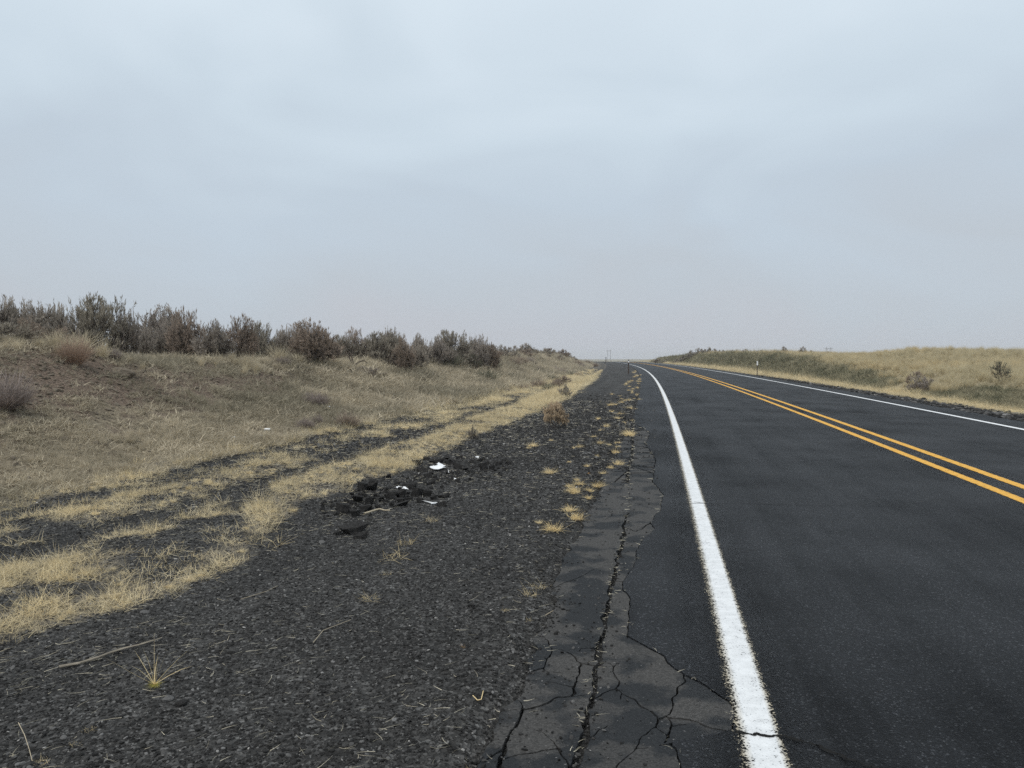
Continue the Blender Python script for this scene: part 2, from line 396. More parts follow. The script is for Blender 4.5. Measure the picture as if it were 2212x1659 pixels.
POLE = mat_plain('pole_wood', (.075, .062, .05), .9, 2, .25)
DARK = mat_plain('crack_dark', (.014, .0138, .0135), .95, 30, .3, .1)

# ------------------------------------------------------------------ masks of the ground cover
B_IN = np.array([[0, -3.75], [3.9, -3.65], [5.2, -3.3], [7.7, -3.95], [10, -3.75], [13, -3.7], [20, -3.65], [27, -3.5], [50, -3.9], [83, -4.6], [300, -4.8]])
def band_mask(Y, d):
    Y = np.asarray(Y, float); d = np.asarray(d, float)
    wob = (fbm(Y * .9, d * .9, 31, 3) - .5) * .7
    inn = np.interp(Y, B_IN[:, 0], B_IN[:, 1]) + wob * .6
    outr = np.interp(Y, [0, 6, 8, 30, 300], [-5.25, -5.2, -4.75, -4.75, -5.2]) + wob * .7
    b1 = smooth(.1, -.12, d - inn) * smooth(-.15, .15, d - outr)
    patch = smooth(.46, .66, fbm(Y * 1.5, d * 1.5, 41, 3) + .2 * smooth(6.5, 10.5, Y) - .05 * smooth(6.5, 4, Y) + .30 * np.exp(-((d - inn + .2) / .22) ** 2))
    b1 = b1 * (.16 + .84 * patch)
    far = smooth(28, 60, Y)
    b2 = smooth(-6.4, -6.15, d + wob * .5) * smooth(-5.2, -5.5, d + wob * .5) * (.25 + .6 * smooth(.38, .6, fbm(Y * 1.1, d * 1.4, 51, 3)) + .3 * far)
    b3 = smooth(-6.65, -7.0, d + wob * .4)
    b4 = .22 * smooth(-6.2, -6.5, d) + far * .6 * smooth(-4.5, -5, d)
    return np.clip(np.maximum.reduce([b1, b2, b3, b4]), 0, 1)
def soil_left(Y, d):
    a = np.exp(-((np.asarray(Y) - 12.5) / 4.5) ** 2 - ((np.asarray(d) + 10.4) / 1.3) ** 2) * 1.15
    b = np.exp(-((np.asarray(Y) - 21) / 4.5) ** 2 - ((np.asarray(d) + 10.3) / .8) ** 2) * .8
    return a + b
def olive_right(Y, d):
    Y = np.asarray(Y, float); d = np.asarray(d, float)
    n = (fbm(Y * .5, d * .8, 61, 3) - .5)
    top = np.interp(Y, [0, 15, 27, 29.5, 32, 36, 60, 80, 300], [12.6, 12.4, 11.2, 9.6, 9.6, 11.2, 11.9, 12, 12])
    return smooth(9.45, 9.75, d + n * .6) * smooth(.4, -.4, d - top + n * 1.6) * (1 - smooth(170, 240, Y))

# ------------------------------------------------------------------ the ground
Yg = steps(-12, 330, lambda y: .3 if y < 1.5 else max(.05, y * .011))
dsh = np.concatenate([np.arange(-7.3, -3.2, .07), np.arange(-3.2, -1.35, .06), np.arange(-1.35, -.2, .035)])
o = grid('gravel_shoulder', Yg, dsh, GRAVEL, {'grassy': band_mask}); tag(o, 'dark crushed gravel shoulder beside the road with straw coloured grass bands', None, None, 'structure')
Yb = steps(-12, 330, lambda y: .4 if y < 3 else max(.12, y * .014))
dbk = -np.concatenate([np.arange(7.3, 13, .14), np.arange(13, 24, .4), np.geomspace(24, 420, 26)])[::-1]
o = grid('embankment', Yb, dbk, BANK_L, {'soil': soil_left}); tag(o, 'dry grassy roadside embankment under the sagebrush', None, None, 'structure')
dr = np.array([7.7, 7.9, 8.05, 8.2, 8.35, 8.5, 8.65, 8.8, 8.95])
o = grid('gravel_shoulder', Yb, dr, GRAVEL, {'grassy': lambda Y, d: smooth(8.35, 8.8, d + (fbm(Y * 1.2, d * 1.2, 71, 3) - .5) * .5)}); tag(o, 'narrow gravel verge beyond the far white line', None, None, 'structure')
df = np.concatenate([np.arange(8.95, 13, .16), np.arange(13, 40, .7), np.geomspace(40, 480, 24)])
o = grid('field', Yb, df, BANK_R, {'soil': lambda Y, d: olive_right(Y, d)}); tag(o, 'golden grass field rising behind a low dark olive roadside bank', None, None, 'structure')
Yp = np.concatenate([np.geomspace(330, 2600, 60)])
dp = np.concatenate([-np.geomspace(40, 2600, 26)[::-1], np.linspace(-35, 45, 20), np.geomspace(60, 2600, 26)])
o = grid('plain', Yp, dp, PLAIN, {'soil': lambda Y, d: 0 * Y}); tag(o, 'far flat sagebrush plain fading into haze', None, None, 'structure')
for nm, dd in (('plain', np.array([-2600, -1500, -420.0])), ('plain', np.array([480.0, 1500, 2600]))):
    o = grid(nm, np.linspace(-400, 330, 40), dd, PLAIN, {'soil': lambda Y, d: 0 * Y}); tag(o, 'flat land stretching away beside the roadside banks', None, None, 'structure')
o = grid('plain', np.linspace(-400, -12, 24), np.concatenate([-np.geomspace(1, 420, 20)[::-1], np.geomspace(9, 480, 16)]), PLAIN, {'soil': lambda Y, d: 0 * Y}, zfun=lambda Y, d: height(Y, d) - .1)
tag(o, 'flat land behind the viewpoint', None, None, 'structure')

# ------------------------------------------------------------------ thin haze over the whole place
hz = M('haze_air'); hv = hz.n('ShaderNodeVolumePrincipled', {'Color': (.86, .88, .92, 1), 'Density': .0004, 'Anisotropy': .2}); hz.t.links.new(hv.outputs[0], hz.o.inputs['Volume'])
hV = np.array([(x, y, z) for x in (-3600, 3300) for y in (-460, 2680) for z in (-10.5, 14.0)], float)
hq = [(0, 1, 3, 2), (4, 6, 7, 5), (0, 4, 5, 1), (2, 3, 7, 6), (0, 2, 6, 4), (1, 5, 7, 3)]
o = obj('haze', mesh_np('haze', hV, hq), hz.m); tag(o, 'thin pale haze hanging over the plain', None, None, 'stuff'); o.visible_shadow = True

# ------------------------------------------------------------------ the road and its markings
Yr = steps(-60, 700, lambda y: 3 if y < -5 else (.25 if y < 2 else max(.025, y * .006) if y < 20 else y * .02))
ed = e_seal(Yr)
cols = np.linspace(0, 1, 24)
ds_ = ed[:, None] + (8.02 + (vnoise(Yr * .8, Yr * 0, 88)[:, None] - .5) * .1 - ed[:, None]) * cols[None]
ds_ = np.concatenate([ds_[:, :1], ds_], 1)
rd = grid('road', Yr, ds_, ROAD, zfun=lambda Y, d: zbase(Y))
co = np.empty(len(rd.data.vertices) * 3, np.float32); rd.data.vertices.foreach_get('co', co); co = co.reshape(-1, ds_.shape[1], 3)
co[:, 0, 2] -= .06; rd.data.vertices.foreach_set('co', co.ravel()); rd.data.polygons.foreach_set('use_smooth', np.zeros(len(rd.data.polygons), bool)); rd.data.update()
tag(rd, 'two lane dark asphalt road curving gently away', None, None, 'structure')
Yl = steps(-60, 700, lambda y: 3 if y < -5 else .3 if y < 20 else y * .02)
def line_sheet(name, d0, d1, mat, label):
    o = grid(name, Yl, np.linspace(d0, d1, 3), mat, zfun=lambda Y, d: zbase(Y) + .004); tag(o, label, None, None, 'structure')
line_sheet('road_line', -.24, .24, mat_line('white_paint', (.72, .735, .74), [0.033], .112, .09, .05), 'worn solid white edge line beside the cracked shoulder')
line_sheet('road_line', 3.1, 4.0, mat_line('yellow_paint', (.76, .41, .06), [3.36, 3.76], .128, .035, .035, (.3, .19, .06), .9), 'double solid yellow centre line')
line_sheet('road_line', 6.9, 7.2, mat_line('white_paint_far', (.82, .84, .85), [7.05], .13, .03, .03), 'white edge line on the far side of the road')

# ------------------------------------------------------------------ cracked paving slabs along the road edge
def clip(P, a, b, c):                   # keep a*x + b*y <= c
    out = []
    for i in range(len(P)):
        p, q = P[i], P[(i + 1) % len(P)]
        dp_, dq = a * p[0] + b * p[1] - c, a * q[0] + b * q[1] - c
        if dp_ <= 0: out.append(p)
        if dp_ * dq < 0:
            t = dp_ / (dp_ - dq); out.append((p[0] + (q[0] - p[0]) * t, p[1] + (q[1] - p[1]) * t))
    return out
def seeds(pts, s=2.16, ox=1400, oy=1536): return [flat(*nat(ox + x / s, oy + y / s)) for x, y in pts]
SA, SB = [], []
ymax = 9.0
r_ = random.Random(5)
y = ymax + .35
while y < 18:
    SB.append((y, float((e_seal(y) + e_joint(y)) / 2) + r_.uniform(-.08, .08))); SA.append((y + r_.uniform(-.1, .1), -.95 + r_.uniform(-.1, .1))); y += r_.uniform(.3, .75)
pave = grid('paved_shoulder', steps(0, 18.6, lambda y: .15), np.linspace(-1.3, .1, 12), DARK, zfun=lambda Y, d: zbase(Y) - .05 + 0 * d)
tag(pave, 'cracked strip of old asphalt paving at the road edge', None, None, 'structure')
slab_n = 0
def make_slabs(S, lo, hi, gap, wob):
    global slab_n
    W = [r_.uniform(0, .03) if yi_ < 8 else 0 for yi_, _ in S]; G = {}
    for i, (yi, di) in enumerate(S):
        P = [(yi - 1.2, di - 1.2), (yi + 1.2, di - 1.2), (yi + 1.2, di + 1.2), (yi - 1.2, di + 1.2)]
        for j, (yj, dj) in enumerate(S):
            if i == j or abs(yj - yi) > 2.4: continue
            nx, ny = yj - yi, dj - di; l = math.hypot(nx, ny)
            nx /= l; ny /= l
            g = G.setdefault((min(i, j), max(i, j)), gap * r_.choice([.3, .35, .5, 1, 1.5])); sh = (W[i] - W[j]) / 2 / l
            P = clip(P, nx, ny, nx * (yi + yj) / 2 + ny * (di + dj) / 2 + max(-.35 * l, min(.35 * l, sh)) - g / 2)
            if not P: break
        if len(P) < 3: continue
        Q = []
        for k in range(len(P)):
            p, q = P[k], P[(k + 1) % len(P)]; n = max(1, int(math.hypot(q[0] - p[0], q[1] - p[1]) / .025))
            for t in range(n): Q.append((p[0] + (q[0] - p[0]) * t / n, p[1] + (q[1] - p[1]) * t / n))
        Q = np.array(Q)
        wy = (fbm(Q[:, 0] * 4, Q[:, 1] * 4, 91, 5) - .5) * wob; wd = (fbm(Q[:, 0] * 4, Q[:, 1] * 4, 97, 5) - .5) * wob
        Q = Q + np.stack([wy, wd], 1)
        Q[:, 1] = np.clip(Q[:, 1], lo(Q[:, 0]), hi(Q[:, 0]))
        area = .5 * abs(np.dot(Q[:, 0], np.roll(Q[:, 1], 1)) - np.dot(Q[:, 1], np.roll(Q[:, 0], 1)))
        if area < .006: continue
        n = len(Q); X = xl(Q[:, 0]) + SK * Q[:, 1]
        cX, cY = X.mean(), Q[:, 0].mean()
        tilt = np.array([r_.uniform(-.012, .012), r_.uniform(-.008, .008)]); z0 = r_.uniform(-.010, -.003)
        top = z0 + tilt[0] * (X - cX) + tilt[1] * (Q[:, 0] - cY)
        top = np.minimum(top, .001)
        V = np.concatenate([np.stack([X - cX, Q[:, 0] - cY, top], 1), np.stack([(X - cX), (Q[:, 0] - cY), np.full(n, -.06)], 1)])
        me = bpy.data.meshes.new('asphalt_slab')
        f = [tuple(range(n))] + [((k + 1) % n, k, n + k, n + (k + 1) % n) for k in range(n)]
        me.from_pydata(V.tolist(), [], f); me.update()
        if me.polygons[0].normal.z < 0: me.flip_normals()
        at = me.attributes.new('tone', 'FLOAT', 'POINT'); at.data.foreach_set('value', np.full(2 * n, r_.choice([.15, .5, .6, .7, .85]), np.float32))
        obj('asphalt_slab', me, SLAB, pave, (cX, cY, 0)); slab_n += 1
CR = [  # crack network of the nearest paving: pixel outlines in one enlarged view of the photograph, width in metres
 ([(690, 1659), (760, 1400), (800, 1200), (850, 950), (880, 780), (930, 560), (960, 400), (1000, 200), (1040, 0)], .034),
 ([(1040, 100), (1100, 125), (1210, 65)], .012), ([(1010, 160), (1070, 180), (1135, 205)], .010), ([(955, 440), (1030, 452)], .012),
 ([(1045, 795), (1015, 870), (1020, 920), (960, 1000), (975, 1050), (960, 1135), (1010, 1160), (1100, 1200), (1150, 1245), (1195, 1280), (1230, 1335)], .012),
 ([(960, 1000), (900, 965), (850, 960)], .009), ([(960, 1135), (920, 1155), (820, 1200)], .008), ([(1010, 1160), (1015, 1210), (960, 1290), (900, 1390), (740, 1470)], .008),
 ([(1405, 1045), (1400, 1085), (1380, 1120), (1350, 1200), (1350, 1260), (1310, 1300), (1230, 1335), (1215, 1390), (1130, 1450), (1090, 1520), (1050, 1580), (985, 1620), (950, 1670)], .013),
 ([(1195, 1275), (1320, 1287)], .009), ([(1300, 1318), (1450, 1350), (1600, 1400), (1775, 1430)], .012), ([(1300, 1315), (1320, 1380), (1300, 1450), (1280, 1500)], .011),
 ([(1210, 1390), (1250, 1420), (1310, 1465)], .009), ([(1315, 1385), (1420, 1372)], .008), ([(1085, 1535), (1180, 1530), (1310, 1505)], .009),
 ([(590, 325), (700, 315), (850, 330), (985, 320)], .008), ([(540, 505), (650, 450), (730, 420), (830, 370), (980, 330)], .009),
 ([(480, 750), (600, 775), (680, 810), (740, 850), (870, 900)], .011), ([(400, 780), (510, 810), (550, 870), (520, 950), (510, 1010), (370, 1045)], .011),
 ([(550, 870), (640, 890), (700, 940), (730, 970), (850, 990)], .011), ([(510, 1010), (620, 1030), (740, 1040)], .008), ([(700, 940), (750, 880), (880, 865)], .008),
 ([(340, 1090), (500, 1090), (620, 1110), (705, 1130)], .008), ([(320, 1215), (370, 1275), (500, 1240), (600, 1190), (680, 1185), (810, 1170)], .013),
 ([(735, 975), (720, 1090), (700, 1130), (680, 1185)], .014), ([(370, 1275), (330, 1370), (270, 1450), (250, 1520), (225, 1680)], .024),
 ([(320, 1385), (420, 1390), (500, 1430), (540, 1470), (575, 1530)], .010), ([(240, 1600), (400, 1550), (560, 1530), (640, 1510), (750, 1500)], .009), ([(575, 1530), (600, 1580), (650, 1640), (660, 1690)], .008),
 ([(180, 1300), (370, 1272)], .01), ([(250, 1520), (160, 1590), (60, 1625)], .012), ([(700, 620), (760, 690), (790, 800)], .007), ([(450, 920), (520, 950)], .009)]
CR = [([flat(*nat(1400 + x / 2.16, 1536 + y / 2.16)) for x, y in p], w) for p, w in CR]
CR += [([flat(*z_) for z_ in [((1580 + x / 4.366) * .72, (1280 + y / 4.366) * .72) for x, y in p]], w) for p, w in [
 ([(1290, 1310), (1400, 1350), (1500, 1320), (1680, 1235)], .014), ([(1310, 1060), (1420, 1020), (1560, 1010), (1680, 1055)], .014), ([(1040, 1020), (1090, 1100), (1130, 1130), (1110, 1170), (1000, 1220), (700, 1280)], .012),
 ([(1130, 1130), (1330, 1170)], .012), ([(940, 1290), (1080, 1340), (1280, 1420)], .01), ([(1370, 880), (1440, 910), (1460, 1000)], .012), ([(1180, 680), (1260, 720), (1400, 740)], .012)]]
def traced_slabs(step=.005, Y0=2.2, Y1=9.0, d0=-1.42, d1=.14):
    ny, nd = int((Y1 - Y0) / step), int((d1 - d0) / step)
    Yc = Y0 + (np.arange(ny) + .5) * step; dc = d0 + (np.arange(nd) + .5) * step
    YY, DD = np.meshgrid(Yc, dc, indexing='ij')
    fine = (fbm(YY * 9, DD * 9, 131, 4) - .5) * .055; WY = YY + fine; WD = DD + (fbm(YY * 9, DD * 9, 137, 4) - .5) * .055
    ws = .55 + .9 * vnoise(YY * 6, DD * 6, 139)
    gapm = np.zeros((ny, nd), bool)
    for p, w in CR:
        for a, b in zip(p[:-1], p[1:]):
            m = .08; i0, i1 = [int(np.clip((v - Y0) / step, 0, ny)) for v in (min(a[0], b[0]) - m, max(a[0], b[0]) + m)]; j0, j1 = [int(np.clip((v - d0) / step, 0, nd)) for v in (min(a[1], b[1]) - m, max(a[1], b[1]) + m)]
            if i1 <= i0 or j1 <= j0: continue
            y, x = WY[i0:i1, j0:j1], WD[i0:i1, j0:j1]; vy, vx = b[0] - a[0], b[1] - a[1]
            t = np.clip(((y - a[0]) * vy + (x - a[1]) * vx) / (vy * vy + vx * vx + 1e-12), 0, 1)
            gapm[i0:i1, j0:j1] |= np.hypot(y - a[0] - t * vy, x - a[1] - t * vx) < np.maximum(w * (.62 if w < .03 else .9) * ws[i0:i1, j0:j1], step * 1.15) * .5
    ok = ~gapm & (DD > e_left(YY)) & (DD < e_seal(YY) - .006)
    ok[0] = ok[-1] = False; ok[:, 0] = ok[:, -1] = False
    lab = np.zeros(ny * nd, np.int32); fl = ok.ravel().tolist(); lb = [0] * len(fl); cur = 0; comps = []
    for st in range(len(fl)):
        if fl[st] and not lb[st]:
            cur += 1; lb[st] = cur; stack = [st]; cells = []
            while stack:
                c = stack.pop(); cells.append(c)
                for n in (c - 1, c + 1, c - nd, c + nd):
                    if fl[n] and not lb[n]: lb[n] = cur; stack.append(n)
            comps.append(cells)
    out = 0; W1 = nd + 1
    for cells in comps:
        if len(cells) < 90: continue
        S = set(cells); nxt = {}
        for c in cells:
            i, j = divmod(c, nd)
            a, b, cc, d_ = i * W1 + j, (i + 1) * W1 + j, (i + 1) * W1 + j + 1, i * W1 + j + 1
            if c - 1 not in S: nxt.setdefault(a, []).append(b)
            if c + nd not in S: nxt.setdefault(b, []).append(cc)
            if c + 1 not in S: nxt.setdefault(cc, []).append(d_)
            if c - nd not in S: nxt.setdefault(d_, []).append(a)
        loops = []
        while nxt:
            st = next(iter(nxt)); v = st; lp = []
            while v in nxt:
                lp.append(v); w = nxt[v].pop(); 
                if not nxt[v]: del nxt[v]
                v = w
                if v == st: break
            loops.append(lp)
        lp = max(loops, key=len); Q = np.array([divmod(v, W1) for v in lp], float)
        for k in range(3): Q = .5 * Q + .25 * (np.roll(Q, 1, 0) + np.roll(Q, -1, 0))
        Q = Q[::2]; Yq, dq = Y0 + Q[:, 0] * step, d0 + Q[:, 1] * step
        X = xl(Yq) + SK * dq; n = len(X); cX, cY = X.mean(), Yq.mean()
        top = r_.uniform(-.007, -.002) + r_.uniform(-.008, .008) * (X - cX) + r_.uniform(-.006, .006) * (Yq - cY); top = np.minimum(top, .001)
        V = np.concatenate([np.stack([X - cX, Yq - cY, top], 1), np.stack([X - cX, Yq - cY, np.full(n, -.06)], 1)])
        me = bpy.data.meshes.new('asphalt_slab'); me.from_pydata(V.tolist(), [], [tuple(range(n))] + [((k + 1) % n, k, n + k, n + (k + 1) % n) for k in range(n)]); me.update()
        if me.polygons[0].normal.z < 0: me.flip_normals()
        at = me.attributes.new('tone', 'FLOAT', 'POINT'); at.data.foreach_set('value', np.full(2 * n, r_.choice([.2, .5, .6, .7, .85]), np.float32))
        obj('asphalt_slab', me, SLAB, pave, (cX, cY, 0)); out += 1
traced_slabs()
make_slabs(SB, lambda Y: e_joint(Y) + .022 + jag(Y, 8, .008), lambda Y: e_seal(Y) - .011, .014, .26)
make_slabs(SA, lambda Y: e_left(Y), lambda Y: e_joint(Y) - .022 - jag(Y, 11, .012), .011, .26)

def ribbon(name, pts, w, mat, z=.003, n=24, amp=.012, parent=None):
    P = np.array(pts); s = np.linspace(0, len(P) - 1, n * (len(P) - 1) + 1)
    Yc = np.interp(s, range(len(P)), P[:, 0]); dc = np.interp(s, range(len(P)), P[:, 1])
    Yc = Yc + (fbm(s * 5, s * 0, 15, 3) - .5) * amp * 2; dc = dc + (fbm(s * 5, s * 0 + 9, 16, 3) - .5) * amp * 2
    X = xl(Yc) + SK * dc; tx, ty = np.gradient(X), np.gradient(Yc); l = np.hypot(tx, ty) + 1e-9
    ww = w * (.35 + 1.2 * vnoise(s * 7, s * 0 + 3, 19)) * .5
    A = np.stack([X - ty / l * ww, Yc + tx / l * ww, zbase(Yc) + z], 1); B = np.stack([X + ty / l * ww, Yc - tx / l * ww, zbase(Yc) + z], 1)
    V = np.empty((2 * len(s), 3)); V[0::2] = A; V[1::2] = B
    i = np.arange(len(s) - 1) * 2
    return obj(name, mesh_np(name, V, np.stack([i, i + 2, i + 3, i + 1], 1)), mat, parent)
for k, (pts, w) in enumerate([
    ([(1590, 1582), (1625, 1590), (1690, 1592)], .014), ([(1690, 1592), (1760, 1612), (1830, 1640), (1880, 1659), (1990, 1690)], .016),
    ([(1450, 1088), (1600, 1088), (1760, 1092), (1960, 1095)], .007), ([(1500, 1085), (1530, 1090), (1560, 1092)], .005),
    ([(1700, 1000), (1900, 985), (2212, 1000)], .006), ([(1640, 890), (1830, 890), (2050, 905)], .02)]):
    c = ribbon('crack', [flat(*p) for p in pts], w, DARK, .0065)
    tag(c, ['thin crack running across the near white line', 'crack wandering over the asphalt right of the white line', 'faint crack across the near lane', 'hairline crack through the white line higher up', 'faint crack crossing the double yellow line', 'faint dark seam across both lanes farther off'][k], None, None, 'structure')

# ------------------------------------------------------------------ grass, weeds and stones: shared shapes
def blades(base, dirv, L, w, droop, side=None):
    n = len(base); L = np.asarray(L)[:, None]; w = np.asarray(w)
    if side is None:
        a = rng.uniform(0, 2 * np.pi, n); side = np.stack([np.cos(a), np.sin(a), 0 * a], 1)
    side = side - dirv * (side * dirv).sum(1)[:, None]; side /= np.linalg.norm(side, axis=1)[:, None] + 1e-9
    V = np.empty((n, 7, 3)); cur = rng.normal(0, .12, (n, 3))
    for k, t in enumerate((0, .34, .67, 1.0)):
        c = base + dirv * L * t + np.array([0, 0, -1.0]) * (np.asarray(droop)[:, None] * L * t * t) + cur * L * t * t
        c[:, 2] = np.maximum(c[:, 2], .004)
        if k < 3:
            ww = (w * (1, .85, .6)[k])[:, None] * .5
            V[:, 2 * k] = c - side * ww; V[:, 2 * k + 1] = c + side * ww
        else: V[:, 6] = c
    i = np.arange(n)[:, None] * 7
    q = np.concatenate([i + np.array([0, 1, 3, 2]), i + np.array([2, 3, 5, 4])]); t = i + np.array([4, 5, 6])
    return V.reshape(-1, 3), q, t
def dirs(n, lo, hi):
    a = rng.uniform(0, 2 * np.pi, n); e = np.radians(rng.uniform(lo, hi, n))   # angle from the vertical
    return np.stack([np.cos(a) * np.sin(e), np.sin(a) * np.sin(e), np.cos(e)], 1)
def tuft_mesh(name, n, r, lo, hi, L, w, droop, mat):
    a = rng.uniform(0, 2 * np.pi, n); q_ = np.sqrt(rng.uniform(0, 1, n)) * r
    base = np.stack([np.cos(a) * q_, np.sin(a) * q_, 0 * a], 1)
    V, q, t = blades(base, dirs(n, lo, hi), rng.uniform(*L, n), rng.uniform(.6, 1.2, n) * w, rng.uniform(*droop, n))
    me = mesh_np(name, V, q, t, {'bv': np.repeat(rng.uniform(0, 1, n), 7)})
    me.materials.append(mat); return me
TUFT = [tuft_mesh('grass_tuft', 150, .34, 15, 82, (.35, .95), .017, (.1, .5), STRAW1) for k in range(3)]       # low cushions, radius about 1
WISP = [tuft_mesh('grass_tuft', 46, .5, 10, 88, (.4, 1.2), .013, (0, .5), STRAW1) for k in range(3)]            # thin tangled wisps
TALL = [tuft_mesh('bunchgrass', 260, .16, 2, 34, (.55, 1.05), .0075, (0, .3), BUNCH) for k in range(2)]          # tall bunchgrass, height about 1
COARSE = [tuft_mesh('grass_tuft', 30, .8, 5, 80, (.35, 1.0), .055, (.05, .4), STRAW1) for k in range(3)]   # few broad blades, for slopes seen from afar
MAT_ = [tuft_mesh('grass_mat', 70, .8, 55, 92, (.25, .7), .02, (0, .3), STRAW1) for k in range(2)]
def stone_mesh(name, seed, sub=2, flatness=.6, rough=.35, cuts=5, mat=None, dd_=(.55, .85)):
    import bmesh
    r = np.random.default_rng(seed); bm = bmesh.new(); bmesh.ops.create_icosphere(bm, subdivisions=sub, radius=1)
    pl = [(Vector(r.normal(size=3)).normalized(), r.uniform(*dd_)) for k in range(cuts)]
    off = r.uniform(0, 50, 3)
    for v in bm.verts:
        c = v.co.copy()
        for nrm, dd in pl:
            e = c.dot(nrm) - dd
            if e > 0: c -= nrm * e
        k = 1 + rough * (float(fbm(np.array([c.x * 1.7 + off[0]]), np.array([c.y * 1.7 + c.z * 1.3 + off[1]]), seed, 3)[0]) - .5)
        v.co = Vector((c.x * k, c.y * k * .85, c.z * k * flatness))
    mxr = max(abs(v.co.x) for v in bm.verts)
    for v in bm.verts: v.co /= mxr
    me = bpy.data.meshes.new(name); bm.to_mesh(me); bm.free()
    if mat: me.materials.append(mat)
    return me
def scatter(name, P, rot, scl, tint, protos, mat, label, cat):
    me = bpy.data.meshes.new(name); n = len(P)
    me.vertices.add(n); me.vertices.foreach_set('co', np.asarray(P, np.float32).ravel())
    for nm, a in (('rot', rot), ('scl', scl)):
        at = me.attributes.new(nm, 'FLOAT_VECTOR', 'POINT'); at.data.foreach_set('vector', np.asarray(a, np.float32).ravel())
    at = me.attributes.new('tint', 'FLOAT', 'POINT'); at.data.foreach_set('value', np.asarray(tint, np.float32))
    at = me.attributes.new('pick', 'INT', 'POINT'); at.data.foreach_set('value', rng.integers(0, len(protos), n).astype(np.int32))
    o = obj(name, me); tag(o, label, cat, None, 'stuff')
    g = bpy.data.node_groups.new(name, 'GeometryNodeTree')
    g.interface.new_socket('Geometry', in_out='INPUT', socket_type='NodeSocketGeometry'); g.interface.new_socket('Geometry', in_out='OUTPUT', socket_type='NodeSocketGeometry')
    N, Lk = g.nodes.new, g.links.new
    gi, go = N('NodeGroupInput'), N('NodeGroupOutput'); ip = N('GeometryNodeInstanceOnPoints'); g2i = N('GeometryNodeGeometryToInstance')
    for pr in protos:
        oi = N('GeometryNodeObjectInfo'); oi.inputs['Object'].default_value = pr; oi.transform_space = 'ORIGINAL'
        Lk(oi.outputs['Geometry'], g2i.inputs[0])
    def na(nm, t):
        x = N('GeometryNodeInputNamedAttribute'); x.data_type = t; x.inputs['Name'].default_value = nm; return x.outputs[0]
    Lk(gi.outputs[0], ip.inputs['Points']); Lk(g2i.outputs[0], ip.inputs['Instance']); ip.inputs['Pick Instance'].default_value = True
    Lk(na('pick', 'INT'), ip.inputs['Instance Index']); Lk(na('rot', 'FLOAT_VECTOR'), ip.inputs['Rotation']); Lk(na('scl', 'FLOAT_VECTOR'), ip.inputs['Scale'])
    if mat:
        sm = N('GeometryNodeSetMaterial'); sm.inputs['Material'].default_value = mat
        Lk(ip.outputs[0], sm.inputs['Geometry']); Lk(sm.outputs[0], go.inputs[0])
    else: Lk(ip.outputs[0], go.inputs[0])
    md = o.modifiers.new('scatter', 'NODES'); md.node_group = g
    return o
def sample(n, Y0, Y1, d0, d1, pw=1.0):  # random (Y, d), denser near the viewpoint when pw > 1
    u = rng.uniform(0, 1, n); Y = Y0 * (Y1 / Y0) ** (u) if pw > 1 else rng.uniform(Y0, Y1, n)
    return Y, rng.uniform(d0, d1, n)
def in_view(X, Y, m=1.12): return np.abs(X) < (Y * 1106 / FPX * m + 1.0)
#VEG#
# ------------------------------------------------------------------ sagebrush and other shrubs
def tubes(S, sides=3):
    S = np.asarray(S, float)            # rows: p0(3) p1(3) r0 r1
    p0, p1 = S[:, :3], S[:, 3:6]; a = p1 - p0; a /= np.linalg.norm(a, axis=1)[:, None] + 1e-9
    ref = np.where(np.abs(a[:, 2:3]) > .9, np.array([[1.0, 0, 0]]), np.array([[0, 0, 1.0]]))
    u = np.cross(a, ref); u /= np.linalg.norm(u, axis=1)[:, None] + 1e-9; v = np.cross(a, u)
    n = len(S); V = np.empty((n, 2 * sides, 3))
    for k in range(sides):
        th = 2 * np.pi * k / sides; e = u * math.cos(th) + v * math.sin(th)
        V[:, k] = p0 + e * S[:, 6:7]; V[:, sides + k] = p1 + e * S[:, 7:8]
    b = np.arange(n)[:, None] * 2 * sides
    q = np.concatenate([b + np.array([k, (k + 1) % sides, sides + (k + 1) % sides, sides + k]) for k in range(sides)])
    return V.reshape(-1, 3), q
